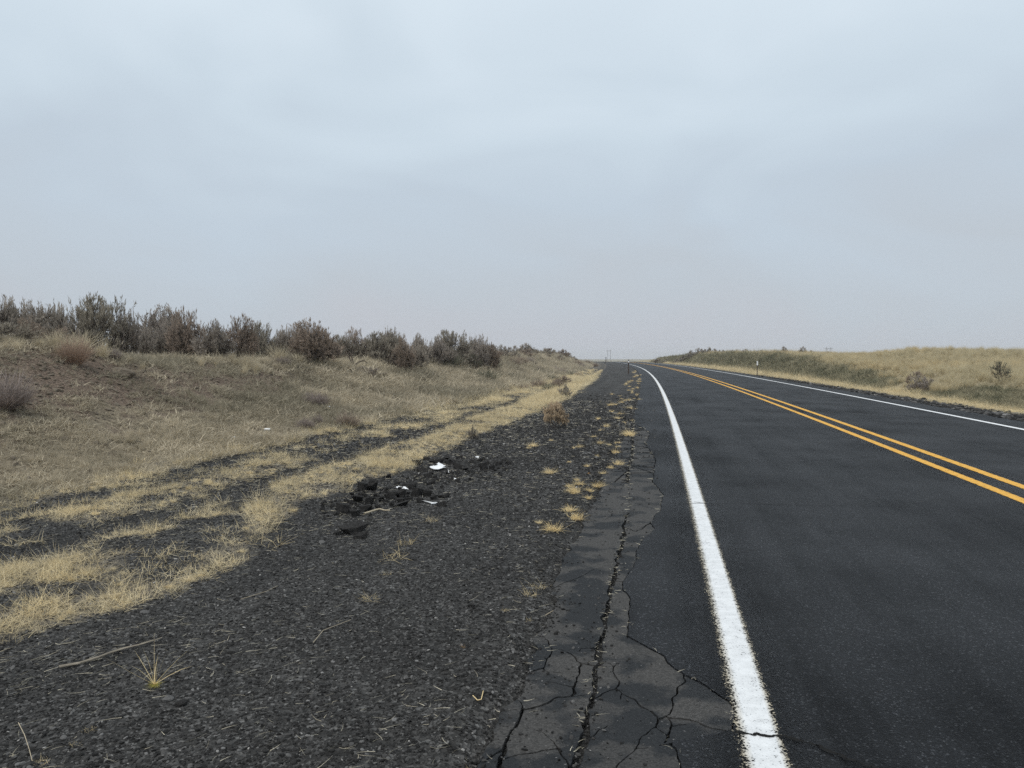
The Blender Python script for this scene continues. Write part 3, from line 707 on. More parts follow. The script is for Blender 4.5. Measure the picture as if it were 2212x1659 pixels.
def sage_mesh(seed, tips_n=620, stems=6, leaf_n=11, leaf_l=(.045, .095), leaf_w=.017, trunk_r=.03, wood=WOODY, leaf=SAGE, twig=.004, lump=.5, low=.10, up=.4, plume=.5, asym=.2, lean=(15, 60)):
    # a dome of radius 1 and height 1: crooked limbs inside, thin twigs out to an uneven shell, plumes of small leaves at their ends
    r = random.Random(seed); q_ = np.random.default_rng(seed); segs = []; nodes = []
    ox, oy = r.uniform(-asym, asym), r.uniform(-asym, asym)
    def shell(d):
        a = math.atan2(d.y, d.x); e = d.z
        l = float(fbm(np.array([math.cos(a) * 1.6 + seed * 3.1 + e]), np.array([math.sin(a) * 1.6 + e * 2.2]), seed, 3)[0])
        return 1.0 - lump * (1 - min(1, l * 1.45))
    def grow(p, d, L, rad, lev):
        for k in range(3):
            d = (d + Vector((r.gauss(0, .24), r.gauss(0, .24), r.gauss(.04, .16)))).normalized()
            q = p + d * L / 3; q.z = max(q.z, .03)
            segs.append((*p, *q, rad * (1 - k * .13), rad * (1 - (k + 1) * .13))); p = q; nodes.append((p, rad * (1 - (k + 1) * .13)))
        if lev < 2:
            for k in range(r.randint(2, 3)):
                nd = (d + Vector((r.gauss(0, .6), r.gauss(0, .6), r.gauss(.05, .4))) + Vector((p.x, p.y, 0)) * .3).normalized()
                grow(p, nd, L * r.uniform(.6, .85), max(rad * .6, .007), lev + 1)
    for k in range(stems):
        a = 2 * math.pi * (k + r.uniform(-.35, .35)) / stems; e = R(r.uniform(*lean))
        grow(Vector((math.cos(a) * .05, math.sin(a) * .05, -.04)), Vector((math.cos(a) * math.sin(e), math.sin(a) * math.sin(e), math.cos(e))), .36 * r.uniform(.8, 1.2), trunk_r * r.uniform(.6, 1.1), 0)
    NP = np.array([tuple(n[0]) for n in nodes])
    B, D = [], []; per = 9; cl = None
    for k in range(tips_n):
        if k % per == 0:                # a new clump of twigs
            a = r.uniform(0, 2 * math.pi); z = r.uniform(low, 1) ** .8
            d = Vector((math.cos(a) * math.sqrt(max(0, 1 - z * z)), math.sin(a) * math.sqrt(max(0, 1 - z * z)), z))
            f = shell(d) * (1 - .5 * r.random() ** 2.4)
            cl = Vector((d.x * f + ox * d.z, d.y * f + oy * d.z, d.z * f)); cr_ = r.uniform(.06, .12)
        t = cl + Vector((r.gauss(0, cr_), r.gauss(0, cr_), r.gauss(0, cr_ * .8))); t.z = min(max(.06, t.z), .93 + .05 * r.random())
        tv = np.array(tuple(t)); dist = np.linalg.norm((NP - tv) * np.array([1, 1, 1.2]), axis=1) + 1.5 * np.maximum(0, NP[:, 2] - tv[2])
        n = nodes[int(np.argmin(dist))][0]
        m = n.lerp(t, .55) + Vector((r.gauss(0, .03), r.gauss(0, .03), -.04))
        segs.append((*n, *m, twig * 1.7, twig * 1.2)); segs.append((*m, *t, twig * 1.2, twig * .6))
        ax = ((t - m).normalized() + Vector((0, 0, up))).normalized()
        pl = r.uniform(.06, .16) * plume
        for j in range(leaf_n):
            b = t + ax * pl * r.uniform(-.8, 1.0) + Vector((r.gauss(0, .012), r.gauss(0, .012), r.gauss(0, .012)))
            dd = (ax + Vector((r.gauss(0, .38), r.gauss(0, .38), r.gauss(.1, .3)))).normalized()
            B.append(tuple(b)); D.append(tuple(dd))
        if r.random() < .35:            # stray leaves along the twig
            for j in range(4): B.append(tuple(m.lerp(t, r.random()))); D.append(tuple((ax + Vector((r.gauss(0, .6), r.gauss(0, .6), r.gauss(0, .4)))).normalized()))
    V, q = tubes(segs)
    wm = mesh_np('branches', V, q, attrs={'bv': np.zeros(len(V))}); wm.materials.append(wood)
    B, D = np.array(B), np.array(D); nL = len(B); Ls = q_.uniform(*leaf_l, nL); ww = q_.uniform(.6, 1.2, nL) * leaf_w
    a = q_.normal(size=(nL, 3)); a -= D * (a * D).sum(1)[:, None]; a /= np.linalg.norm(a, axis=1)[:, None] + 1e-9
    V = np.empty((nL, 4, 3)); V[:, 0] = B; V[:, 1] = B + D * Ls[:, None] * .55 + a * ww[:, None] * .5; V[:, 2] = B + D * Ls[:, None]; V[:, 3] = B + D * Ls[:, None] * .55 - a * ww[:, None] * .5
    fm = mesh_np('foliage', V.reshape(-1, 3), np.arange(nL * 4).reshape(-1, 4), attrs={'bv': np.repeat(q_.uniform(0, 1, nL), 4)}); fm.materials.append(leaf)
    return wm, fm
def fan_mesh(name, n, lo, hi, L, w, droop, mat, r0=.12, sub=2):
    a = rng.uniform(0, 2 * np.pi, n); q_ = np.sqrt(rng.uniform(0, 1, n)) * r0
    e = np.radians(lo + (hi - lo) * np.sqrt(rng.uniform(0, 1, n)))
    D = np.stack([np.cos(a) * np.sin(e), np.sin(a) * np.sin(e), np.cos(e)], 1)
    base = np.stack([np.cos(a) * q_, np.sin(a) * q_, 0 * a], 1); Ls = rng.uniform(*L, n)
    Bs, Ds, Lz, Ws = [base], [D], [Ls], [np.full(n, w)]
    for k in range(sub):                # side twigs high on every stem
        t = rng.uniform(.4, .9, n); b = base + D * (Ls * t)[:, None]
        d2 = D + rng.normal(0, .35, (n, 3)) + np.array([0, 0, .3]); d2 /= np.linalg.norm(d2, axis=1)[:, None]
        Bs.append(b); Ds.append(d2); Lz.append(Ls * rng.uniform(.18, .4, n)); Ws.append(np.full(n, w * .75))
    B, D, Ls, W = map(np.concatenate, (Bs, Ds, Lz, Ws)); m = len(B)
    V, q, t = blades(B, D, Ls, W * rng.uniform(.6, 1.2, m), rng.uniform(*droop, m))
    me = mesh_np(name, V, q, t, {'bv': np.repeat(rng.uniform(0, 1, m), 7)}); me.materials.append(mat); return me
def two_part(name, meshes, loc, rz, s, label, cat, group=None):
    e = empty(name, loc, rz, s); tag(e, label, cat, group)
    for pn, me in zip(('branches', 'foliage'), meshes): obj(pn, me, None, e)
    return e

BIG = [sage_mesh(11, 830, 6, 13, leaf=SAGE, lump=.6, low=.2, plume=.6, trunk_r=.04), sage_mesh(23, 760, 5, 13, leaf=SAGE_B, lump=.7, low=.22, plume=.55, trunk_r=.042), sage_mesh(37, 880, 7, 13, leaf=SAGE_G, lump=.45, low=.12, plume=.5), sage_mesh(41, 700, 4, 13, leaf=SAGE, lump=.8, asym=.3, low=.24, plume=.7, trunk_r=.045)]
SMALL = [sage_mesh(101 + k, 230, 5, 10, (.10, .2), .028, leaf=m_, twig=.006) for k, m_ in enumerate((SAGE, SAGE_B, SAGE_G))]
BARE = sage_mesh(77, 170, 8, 6, (.06, .13), .02, leaf=DOMEG, low=.45, lump=.3, lean=(5, 50), twig=.006)
FANR = fan_mesh('rust_shrub', 620, 0, 56, (.55, 1.0), .013, (0, .12), RUST)
FANM = fan_mesh('mauve_shrub', 620, 0, 66, (.5, 1.0), .016, (0, .12), MAUVE)
FANG = fan_mesh('green_shrub', 420, 0, 66, (.5, 1.0), .022, (0, .1), DOMEG)
FANB = fan_mesh('brown_shrub', 420, 0, 70, (.5, 1.0), .02, (0, .1), SAGE_B)

def place(px, py, wpx, hpx, D=None):   # ground point, width and height in metres from an outline in the 2212 px picture
    p = hit(px, py) if D is None else at_depth(px, D)
    k = math.hypot(p.x, p.y) / FPX * math.cos(math.atan2(abs(p.x), p.y)); k = p.y / FPX
    return p, wpx * k, hpx * k
def bush(kind, px, py, wpx, hpx, label, D=None, group=None, name=None):
    p, w, h = place(px, py, wpx, hpx, D)
    if D is not None:                   # rear rows: the top of the outline is what is known
        top = CAM_H + (770.4 - py) / FPX * p.y; h = max(.35, top - p.z); 
    rz = random.uniform(0, 6.28); p.z -= .03
    if kind in ('big0', 'big1', 'big2', 'big3', 'sm0', 'sm1', 'sm2', 'bare'):
        ms = BARE if kind == 'bare' else (BIG if kind[0] == 'b' else SMALL)[int(kind[-1])]
        ww = .95 if kind == 'bare' else .92; h *= .97
        return two_part(name or 'sagebrush', ms, p, rz, (w / 2 / ww, w / 2 / ww, h), label, 'shrub', group)
    me = dict(r=FANR, m=FANM, g=FANG, b=FANB)[kind]
    o = obj(name or {'r': 'rabbitbrush', 'm': 'rabbitbrush', 'g': 'rabbitbrush', 'b': 'rabbitbrush'}[kind], me, None, None, p); o.rotation_euler = (0, 0, rz); o.scale = (w / 2 / .66, w / 2 / .66, h * 1.25)
    return tag(o, label, 'shrub', group)
# front shrubs of the left bank: outline foot (px, py), width and height in the picture
for a in [
 ('big0', 348, 772, 150, 112, 'big twin trunked sagebrush on the bank right of the rust coloured shrub'),
 ('big2', 262, 752, 86, 42, 'low spreading grey sagebrush tucked against the left side of the twin trunked bush'),
 ('big1', 683, 786, 130, 98, 'dark sagebrush with a thick crooked trunk on the bank edge past the bunchgrasses'),
 ('big3', 470, 752, 70, 62, 'small grey sagebrush beside the dead crooked branches on the bank'),
 ('big2', 822, 790, 110, 74, 'wide dark green centred sagebrush in front of the brown topped bushes'),
 ('big3', 898, 800, 60, 62, 'thin upright brownish bush between the dark wide sagebrush and the grey dome'),
 ('g', 962, 797, 62, 38, 'rounded grey green shrub dome in front of the last tall sagebrush group'),
 ('bare', 1028, 808, 46, 44, 'open twiggy shrub with a pale stem beside a dark dome on the bank'),
 ('g', 1050, 827, 50, 30, 'dark green shrub dome lowest on the bank below the open twiggy shrub'),
 ('g', 1070, 802, 30, 24, 'small grey green shrub up behind the dark green dome'),
 ('r', 163, 788, 72, 56, 'rust coloured stemmed shrub standing before pale bunchgrass on the bank'),
 ('m', 8, 884, 112, 78, 'mauve grey stemmed shrub cut by the left edge of the photo'),
 ('m', 682, 878, 56, 34, 'pale mauve shrub low on the open slope'),
 ('m', 660, 926, 36, 26, 'small dark grey shrub, nearer of a pair at the foot of the bank'),
 ('m', 686, 918, 22, 24, 'small grey shrub, smaller of the pair at the foot of the bank'),
 ('b', 752, 922, 50, 36, 'thin brown shrub at the bank foot beside a white scrap'),
 ('sm2', 1221, 858, 28, 30, 'small grey green sagebrush growing at the gravel edge behind the tumbleweed'),
 ('sm1', 1217, 832, 44, 22, 'brown leafy shrub on the grass strip behind the small green sagebrush'),
 ('sm2', 1022, 948, 22, 32, 'narrow grey weed bush at the gravel edge left of the tumbleweed'),
 ('b', 1163, 838, 34, 20, 'low dark brown bush at the bank foot left of the leafy shrub'),
 ('sm0', 792, 812, 70, 22, 'low dark sagebrush mat under the forked dead branch'),
 ('b', 1000, 852, 22, 12, 'little brown shrub on the lower slope under the dark green dome'),
 ('m', 610, 790, 34, 22, 'small brownish weedy shrub right of the dead crooked branches'),
 ('m', 245, 776, 30, 26, 'pale lavender grass like shrub between the rust shrub and the twin trunked bush'),
]: bush(*a)
# shrubs whose feet are hidden: (kind, px, top py, width px, distance)
for a in [
 ('big0', 20, 640, 150, 15.5, 'tall sagebrush at the left edge of the picture in the crest thicket'),
 ('big3', 88, 640, 120, 17, 'tall upright sagebrush second in from the left edge of the thicket'),
 ('big2', 0, 690, 130, 13.5, 'dense low sagebrush at the left edge in front of the tall ones'),
 ('big1', 65, 680, 110, 15, 'dark low sagebrush filling the thicket left of the rust shrub'),
 ('big0', 132, 655, 90, 18.5, 'grey sagebrush filling the dip left of the highest dome'),
 ('big2', 218, 636, 150, 20, 'highest dome shaped sagebrush with a greenish centre behind the pale bunchgrass'),
 ('big3', 274, 658, 62, 20, 'pale tipped sagebrush on the right shoulder of the highest dome'),
 ('big1', 140, 700, 90, 16.5, 'low brown sagebrush behind the pale bunchgrass'),
 ('big1', 418, 662, 96, 20.5, 'spiky topped sagebrush rising just right of the twin trunked bush'),
 ('big0', 380, 690, 80, 21, 'grey sagebrush filling the gap right behind the twin trunked bush'),
 ('big1', 508, 676, 90, 22.5, 'brown topped sagebrush with blunt plumes in the middle of the thicket'),
 ('big0', 465, 690, 90, 20, 'grey leaning sagebrush below the spiky topped one'),
 ('big2', 560, 694, 80, 25, 'low grey sagebrush directly right of the blunt plumed one'),
 ('big3', 608, 698, 80, 26, 'low grey sagebrush behind the pale bunchgrasses'),
 ('big0', 650, 695, 76, 27, 'sagebrush behind and left of the crooked trunk bush'),
 ('big1', 705, 702, 70, 27, 'brown sagebrush behind and right of the crooked trunk bush'),
 ('big1', 775, 705, 74, 32, 'flat topped brown sagebrush with pale tips'),
 ('big3', 838, 703, 84, 33, 'flat topped sagebrush directly right of the brown flat topped one'),
 ('big1', 868, 722, 70, 31, 'reddish brown sagebrush behind the thin upright bush'),
 ('big0', 905, 720, 60, 37, 'small grey sagebrush in the dip before the last tall group'),
 ('big2', 968, 712, 90, 40, 'tallest rounded sagebrush of the last tall group'),
 ('big0', 945, 728, 70, 38, 'grey sagebrush filling the left side of the last tall group'),
 ('big3', 1028, 717, 62, 43, 'pointed sagebrush of the last tall group'),
 ('big1', 1052, 738, 56, 44, 'dark sagebrush ending the last tall group on its right'),
 ('big0', 1005, 735, 60, 42, 'dark grey sagebrush between the rounded and the pointed one'),
 ('big2', 735, 722, 60, 31, 'low dark sagebrush in the gap right of the crooked trunk bush'),
 ('big0', 330, 705, 70, 24, 'grey sagebrush just showing behind the twin trunked bush'),
]: bush(a[0], a[1], a[2], a[3], 0, a[5], a[4])
# deeper rows of the thicket, on the plateau
for k in range(34):
    Yk = random.uniform(19, 62); dk = random.uniform(-26, -14) - (Yk - 19) * .05
    X = float(xl(Yk) + SK * dk)
    if abs(X) > Yk * .72: continue
    p = gp(Yk, dk); h = random.uniform(.75, 1.0) * (1.0 if Yk < 40 else .8); w = random.uniform(.6, 1.0)
    px_ = 1106 + FPX * X / Yk; kd = random.randrange(3)
    two_part('sagebrush', SMALL[kd], p, random.uniform(0, 6.28), (w, w, h), ('grey', 'brown', 'greenish')[kd] + ' sagebrush at the back of the thicket, ' + ('behind the highest dome' if px_ < 300 else 'behind the spiky topped bush' if px_ < 470 else 'behind the blunt plumed bush' if px_ < 600 else 'behind the crooked trunk bush' if px_ < 760 else 'behind the flat topped bushes' if px_ < 900 else 'behind the last tall group'), 'shrub', 'rear sagebrush of the left thicket')
# far end of the left bank
for k in range(84):
    Yk = 47 + 118 * (k / 84) ** 1.1 + random.uniform(-2, 2); dk = random.uniform(-13.0, -10.6) if k % 5 < 3 else (random.uniform(-17, -12) if k % 5 == 3 else random.uniform(-10.5, -8))
    p = gp(Yk, dk); big = random.random(); h = (.55 + .85 * big ** 1.5) * (1 if Yk < 120 else .8) * (.7 if dk > -10.5 else 1); w = h * random.uniform(.7, 1.1)
    p.z -= .05
    lab = ('wide', 'small', 'tiny')[0 if big > .7 else 1 if big > .3 else 2] + (' sagebrush on the far crest of the left bank, ' if dk < -10.5 else ' sagebrush on the far slope of the left bank, ') + ('just past the last tall group' if Yk < 70 else 'midway along' if Yk < 105 else 'near the far poles')
    two_part('sagebrush', random.choice(SMALL), p, random.uniform(0, 6.28), (w, w, h), lab, 'shrub', 'far sagebrush of the left bank')
for px, py, w, h, kd in [(1113, 792, 30, 22, 'b'), (1143, 787, 22, 16, 'm'), (1125, 786, 34, 16, 'b'), (1158, 801, 20, 12, 'm'), (1198, 803, 16, 12, 'm'), (1213, 808, 20, 14, 'm'), (1247, 790, 22, 12, 'b'), (1254, 795, 20, 10, 'm'),
                  (1180, 782, 18, 9, 'b'), (1268, 786, 20, 9, 'b'), (1230, 811, 18, 10, 'g'), (1140, 808, 18, 9, 'b'), (1190, 822, 30, 14, 'g'), (1205, 838, 30, 20, 'b'), (1185, 841, 24, 14, 'g'), (1130, 841, 22, 12, 'b'),
                  (1095, 847, 18, 10, 'm'), (1250, 812, 16, 8, 'b'), (1165, 821, 20, 10, 'b'), (1110, 815, 18, 8, 'm'), (1285, 792, 16, 8, 'b')]:
    bush(kd, px, py, w, h, {'b': 'brown', 'm': 'mauve grey', 'g': 'green grey'}[kd] + ' shrub on the far slope, ' + ('just right of the last tall group' if px < 1150 else 'above the grass strip midway' if px < 1200 else 'above the leafy brown shrub' if px < 1235 else 'toward the poles') + (', high up' if py < 805 else ', low down' if py > 825 else ''), None, 'small shrubs on the far left slope')
# right side
for a in [
 ('bare', 2166, 829, 54, 50, 'bare branched V shaped shrub standing in the golden grass above the dark bank'),
 ('sm1', 1980, 830, 44, 30, 'small dark shrub in the gap of the olive bank, upper of two'),
 ('sm0', 1990, 847, 58, 36, 'grey green shrub in the gap of the olive bank, lower of two'),
]: bush(*a)
for px, D, w, h, kd in [(1420, 190, 24, 8, 1), (1440, 170, 30, 9, 2), (1465, 150, 28, 10, 0), (1480, 145, 30, 14, 2), (1495, 142, 34, 17, 2), (1512, 140, 34, 14, 0), (1528, 135, 32, 16, 2), (1545, 130, 24, 12, 0), (1560, 120, 20, 11, 2), (1580, 112, 20, 11, 0),
                        (1594, 108, 22, 12, 2), (1608, 104, 24, 13, 0), (1692, 88, 26, 18, 0), (1712, 88, 22, 10, 2), (1732, 84, 26, 18, 0), (1755, 84, 24, 13, 2), (1775, 86, 20, 10, 2), (1790, 78, 26, 13, 2), (1888, 100, 22, 14, 0), (1670, 95, 20, 8, 2)]:
    p = at_depth(px, D); k = D / FPX; s = (w * k / 2, w * k / 2, max(.4, h * k * 1.15)); p.z -= .05
    two_part('sagebrush', SMALL[kd], p, random.uniform(0, 6.28), s, ('grey', 'brown', 'greenish')[kd] + (' low' if h < 12 else ' rounded') + ' sagebrush on the right bank skyline, ' + ('at its far low end' if px < 1475 else 'in the dense far group' if px < 1550 else 'between the dense group and the white post' if px < 1640 else 'between the white post and the twin poles' if px < 1780 else 'by the twin power poles' if px < 1800 else 'alone past the twin power poles'), 'shrub', 'skyline sagebrush of the right bank')
# bunchgrass clumps of the left bank
for px, py, w, h, lab, kd in [(168, 762, 104, 46, 'pale bunchgrass fanning out behind the rust coloured shrub', 0), (120, 752, 60, 40, 'pale bunchgrass left behind the rust coloured shrub', 1), (222, 760, 50, 40, 'pale bunchgrass right behind the rust coloured shrub', 1),
                       (533, 766, 44, 44, 'tall pale bunchgrass over the dead crooked branches', 1), (552, 757, 26, 40, 'narrow golden bunchgrass clump against the thicket', 0), (605, 780, 56, 42, 'wide golden bunchgrass left of the crooked trunk bush', 0),
                       (645, 784, 40, 26, 'short bunchgrass between the wide golden one and the crooked trunk', 1), (60, 745, 60, 34, 'greenish tan bunchgrass at the foot of the left thicket', 0), (20, 752, 60, 30, 'greenish tan bunchgrass at the left picture edge', 1), (735, 778, 26, 30, 'pale bunchgrass right of the crooked trunk bush', 0), (925, 792, 30, 24, 'pale bunchgrass left of the grey green dome', 1)]:
    p, ww, hh = place(px, py, w, h)
    if px < 300: p, ww, hh = place(px, py, w * 1.1, h * 1.15, min(p.y, 14.8))
    elif p.y > 26 and px < 660: p, ww, hh = place(px, py, w, h, 19.5)
    o = obj('bunchgrass', TALL[kd], None, None, p); o.rotation_euler = (0, 0, random.uniform(0, 6)); o.scale = (ww * 1.15, ww * 1.15, hh * 1.1)
    tag(o, lab, 'grass clump')
# dead crooked branches
def limb(name, pts, r0, r1, mat, sides=5, parent=None):
    P = [Vector(p) for p in pts]; n = len(P) - 1
    V, q = tubes([(*P[k], *P[k + 1], r0 + (r1 - r0) * k / n, r0 + (r1 - r0) * (k + 1) / n) for k in range(n)], sides)
    o = obj(name, mesh_np(name, V, q), mat, parent); return o
def dead_branch(px, py, s, seed, label):
    p = hit(px, py); r = random.Random(seed); e = empty('dead_branch', p, 0, s); tag(e, label, 'branch')
    for k in range(4):
        q = Vector((0, 0, -.05)); d = Vector((r.uniform(-1, 1), r.uniform(-.4, .4), .9)).normalized(); L = [tuple(q)]
        for j in range(6):
            d = (d + Vector((r.gauss(0, .35), r.gauss(0, .2), r.gauss(-.08, .25)))).normalized(); q = q + d * .17; L.append(tuple(q))
        limb('branch', L, .035, .008, WOODY, 5, e)
dead_branch(528, 775, .9, 3, 'dead crooked branches jutting from the slope below the pale bunchgrass')
dead_branch(760, 795, 1.0, 8, 'forked dead branch bending over the low dark sagebrush')
# tumbleweed
p, w, h = place(1203, 925, 60, 54)
TB = sage_mesh(303, 640, 9, 13, (.035, .085), .034, .016, leaf=TUMBLE, lump=.3, low=.25, plume=.35)
two_part('tumbleweed', TB, p, 0, (w / 2, w / 2, h * 1.05), 'dry brown seed headed bush standing on the gravel of the shoulder', 'shrub')

# ------------------------------------------------------------------ grass tufts one by one at the road edge
def tuft(px, py, wpx, label, kind='t', group=None, flatz=.75, mat=None, hfac=None):
    Y, d = flat(px, py); p = gp(Y, d); p.z = max(p.z, -.01)
    me = (TUFT if kind == 't' else WISP)[random.randrange(3)]
    if mat:
        me = me.copy(); me.materials.clear(); me.materials.append(mat)
    s = wpx * p.y / FPX / 2 / .95
    o = obj('grass_tuft', me, None, None, p); o.rotation_euler = (0, 0, random.uniform(0, 6)); o.scale = (s, s * 1.0, s * flatz)
    return tag(o, label, 'grass tuft', group)
def z2(x, y): return (1580 + x / 4.366) * .72, (1280 + y / 4.366) * .72
def z6(x, y): return (900 + x / 2.16) * .72, (1536 + y / 2.16) * .72
def z5(x, y): return (x / 2.16) * .72, (1536 + y / 2.16) * .72
def z3(x, y): return (1700 + x / 3.16) * .72, (980 + y / 3.16) * .72
TL = []
for x, y, w, lab in [(350, 1375, 330, 'flat pale straw tuft nearest the camera along the paving edge'), (165, 1265, 150, 'small straw tuft beside the flat pale one'), (640, 1195, 300, 'large bushy straw tuft second up the paving edge'),
                     (555, 1110, 240, 'brownish rear half of the large bushy straw tuft'), (800, 930, 170, 'orange straw tuft at the foot of the third clump'), (820, 850, 190, 'middle straw tuft of the third clump by the paving'),
                     (940, 775, 240, 'pointed straw tuft reaching over the paving edge'), (555, 800, 140, 'small straw tuft out on the gravel left of the third clump'), (660, 710, 120, 'greenish straw tuft above the small one on the gravel'),
                     (1000, 612, 140, 'straw tuft on the broken paving edge below a tilted slab'), (1095, 535, 130, 'straw tuft next up the broken paving edge'), (1200, 488, 210, 'long straw tuft lying on the broken paving'),
                     (1170, 340, 160, 'flat straw tuft on the ragged shoulder'), (1080, 255, 100, 'pale little tuft left on the ragged shoulder'), (1200, 262, 90, 'pink straw tuft on the ragged shoulder'), (1195, 212, 110, 'greenish tuft above the pink straw one'),
                     (1340, 115, 240, 'wide orange straw tuft farther up against the paving'), (690, 280, 140, 'yellow tuft alone on the gravel'), (790, 535, 110, 'low straw tuft among red stems'), (90, 250, 180, 'long straw patch on the gravel left of the yellow tuft'), (320, 175, 70, 'thin straw tuft near the long straw patch'), (30, 275, 90, 'left end of the long straw patch')]:
    TL.append(tuft(*z2(x, y), w * .72 / 4.366 * 1.65, lab))
tuft(*z2(810, 622), 70 * .72 / 4.366 * 1.2, 'small orange tuft below the low straw one', mat=ORANGE)
for x, y, w, lab in [(610, 290, 270, 'tangled wispy straw weed near the long asphalt slab'), (680, 200, 200, 'upper half of the tangled wispy straw weed'), (565, 400, 90, 'thin straw wisp trailing below the tangled weed'), (1540, 490, 190, 'reddish gold wispy tuft beside the paving'), (1490, 555, 170, 'pale wisp below the reddish gold tuft'),
                     (1330, 655, 90, 'tiny pale wisp on the gravel'), (1475, 705, 80, 'little upright wisp by the paving corner'), (450, 560, 190, 'faint flattened wisp on the gravel'), (850, 55, 140, 'short straw wisp right of the rubble'), (1095, 1655, 70, 'yellow tuft at the bottom edge of the picture')]:
    TL.append(tuft(*z6(x, y), w * .72 / 2.16, lab, 'w', flatz=.8))
tuft(*z6(1055, 885), 60 * .72 / 2.16, 'tiny rust orange sprig alone on the gravel', 'w', mat=ORANGE)
for x, y, w, lab in [(570, 1400, 120, 'small straw heap on the gravel near the camera'), (480, 1500, 110, 'small brown straw heap lower on the gravel'), (270, 1620, 160, 'curled straw heap in the lower left corner')]:
    TL.append(tuft(*z5(x, y), w * .72 / 2.16, lab, 'w', flatz=.35))
gw = tuft(*z5(1000, 1110), 170 * .72 / 2.16, 'yellow green grass weed growing in the gravel under the weathered stick', 't', mat=GREENWEED, flatz=.55)
p = gw.location.copy()
V, q, t = blades(np.tile(np.array([[0, 0, 0.0]]), (12, 1)), dirs(12, 10, 55), rng.uniform(.12, .26, 12), np.full(12, .0025), rng.uniform(0, .2, 12))
st = mesh_np('stalks', V, q, t, {'bv': np.zeros(len(V))}); st.materials.append(STRAW1); o = obj('stalks', st); o.parent = gw; o.matrix_parent_inverse = Matrix.Identity(4); o.scale = tuple(1 / s for s in gw.scale)
def edge_label(Yk, wide):
    return ('wide' if wide else 'small') + ' straw tuft along the paving edge, ' + ('level with the rubble' if Yk < 10 else 'level with the white plate' if Yk < 13.5 else 'between the white plate and the tumbleweed' if Yk < 16.5 else 'level with the tumbleweed' if Yk < 20 else 'just beyond the tumbleweed' if Yk < 27 else 'far beyond the tumbleweed' if Yk < 38 else 'close before the left delineator post')
for x, y, w in [(640, 440, 60), (665, 470, 70), (690, 500, 60), (650, 425, 40), (700, 520, 50), (665, 645, 66), (690, 690, 60), (620, 610, 40), (460, 745, 90), (490, 880, 120), (620, 893, 70), (590, 1015, 170), (660, 780, 50), (520, 690, 50), (550, 705, 60), (700, 460, 40), (680, 540, 46), (640, 480, 50), (430, 645, 60), (415, 800, 50)]:
    tuft(*z3(x, y), w * .72 / 3.16 * 1.3, edge_label(flat(*z3(x, y))[0], w > 65), group='far paving edge tufts')
# other lone tufts along the broken paving edge
for k in range(34):
    Yk = 8 + 40 * (k / 34) ** 1.3 + random.uniform(-.3, .3); p = gp(Yk, random.uniform(-1.75, -.95))
    s = random.uniform(.06, .16) * (1 + Yk * .02)
    o = obj('grass_tuft', random.choice(TUFT), None, None, p); o.scale = (s, s, s * .8); o.rotation_euler = (0, 0, random.uniform(0, 6)); tag(o, edge_label(Yk, s > .14 * (1 + Yk * .02)), 'grass tuft', 'far paving edge tufts')

# ------------------------------------------------------------------ broken asphalt, stones, sticks and scraps on the shoulder
def hull_mesh(name, seed, n, flatness, mat):
    import bmesh
    r = np.random.default_rng(seed); bm = bmesh.new()
    for k in range(n):
        a = r.uniform(0, 6.283); q = r.uniform(.7, 1)
        bm.verts.new((math.cos(a) * q, math.sin(a) * q * r.uniform(.6, 1), r.choice([-1, 1]) * flatness * r.uniform(.6, 1)))
    bmesh.ops.convex_hull(bm, input=bm.verts[:]); bmesh.ops.subdivide_edges(bm, edges=bm.edges[:], cuts=3, use_grid_fill=True)
    for v in bm.verts:
        k = .28 * (float(fbm(np.array([v.co.x * 3 + seed]), np.array([v.co.y * 3 + v.co.z * 4]), seed, 3)[0]) - .5) + r.uniform(-.03, .03)
        v.co *= 1 + k * 1.6
    bmesh.ops.recalc_face_normals(bm, faces=bm.faces[:]); me = bpy.data.meshes.new(name); bm.to_mesh(me); bm.free(); me.materials.append(mat); return me
CH = [hull_mesh('asphalt_chunk', 900 + k, 13, .45, CHUNK) for k in range(5)]
FL = [hull_mesh('asphalt_chunk', 950 + k, 15, .2, CHUNK) for k in range(3)]
def z1(x, y): return (1000 + x / 4.424) * .72, (1350 + y / 4.424) * .72
def chunk(x, y, w, h, label, thin=False, tilt=0, group=None, rz=None):
    px, py = z1(x, y + h * .35); Y, d = flat(px, py); p = gp(Y, d); k = p.y / FPX * .72 / 4.424
    o = obj('asphalt_chunk', random.choice(FL if thin else CH), None, None, p)
    sx = w * k / 2 * 1.15; sz = h * k * (1.0 if not thin else 1.5)
    o.scale = (sx, sx * (.8 if not thin else .6), sz * (1.6 if not thin else 2.3)); o.location.z += sz * .3
    o.rotation_euler = (tilt + random.uniform(-.3, .3), random.uniform(-.3, .3), random.uniform(-.5, .5) if rz is None else rz)
    return tag(o, label, 'asphalt chunk', group)
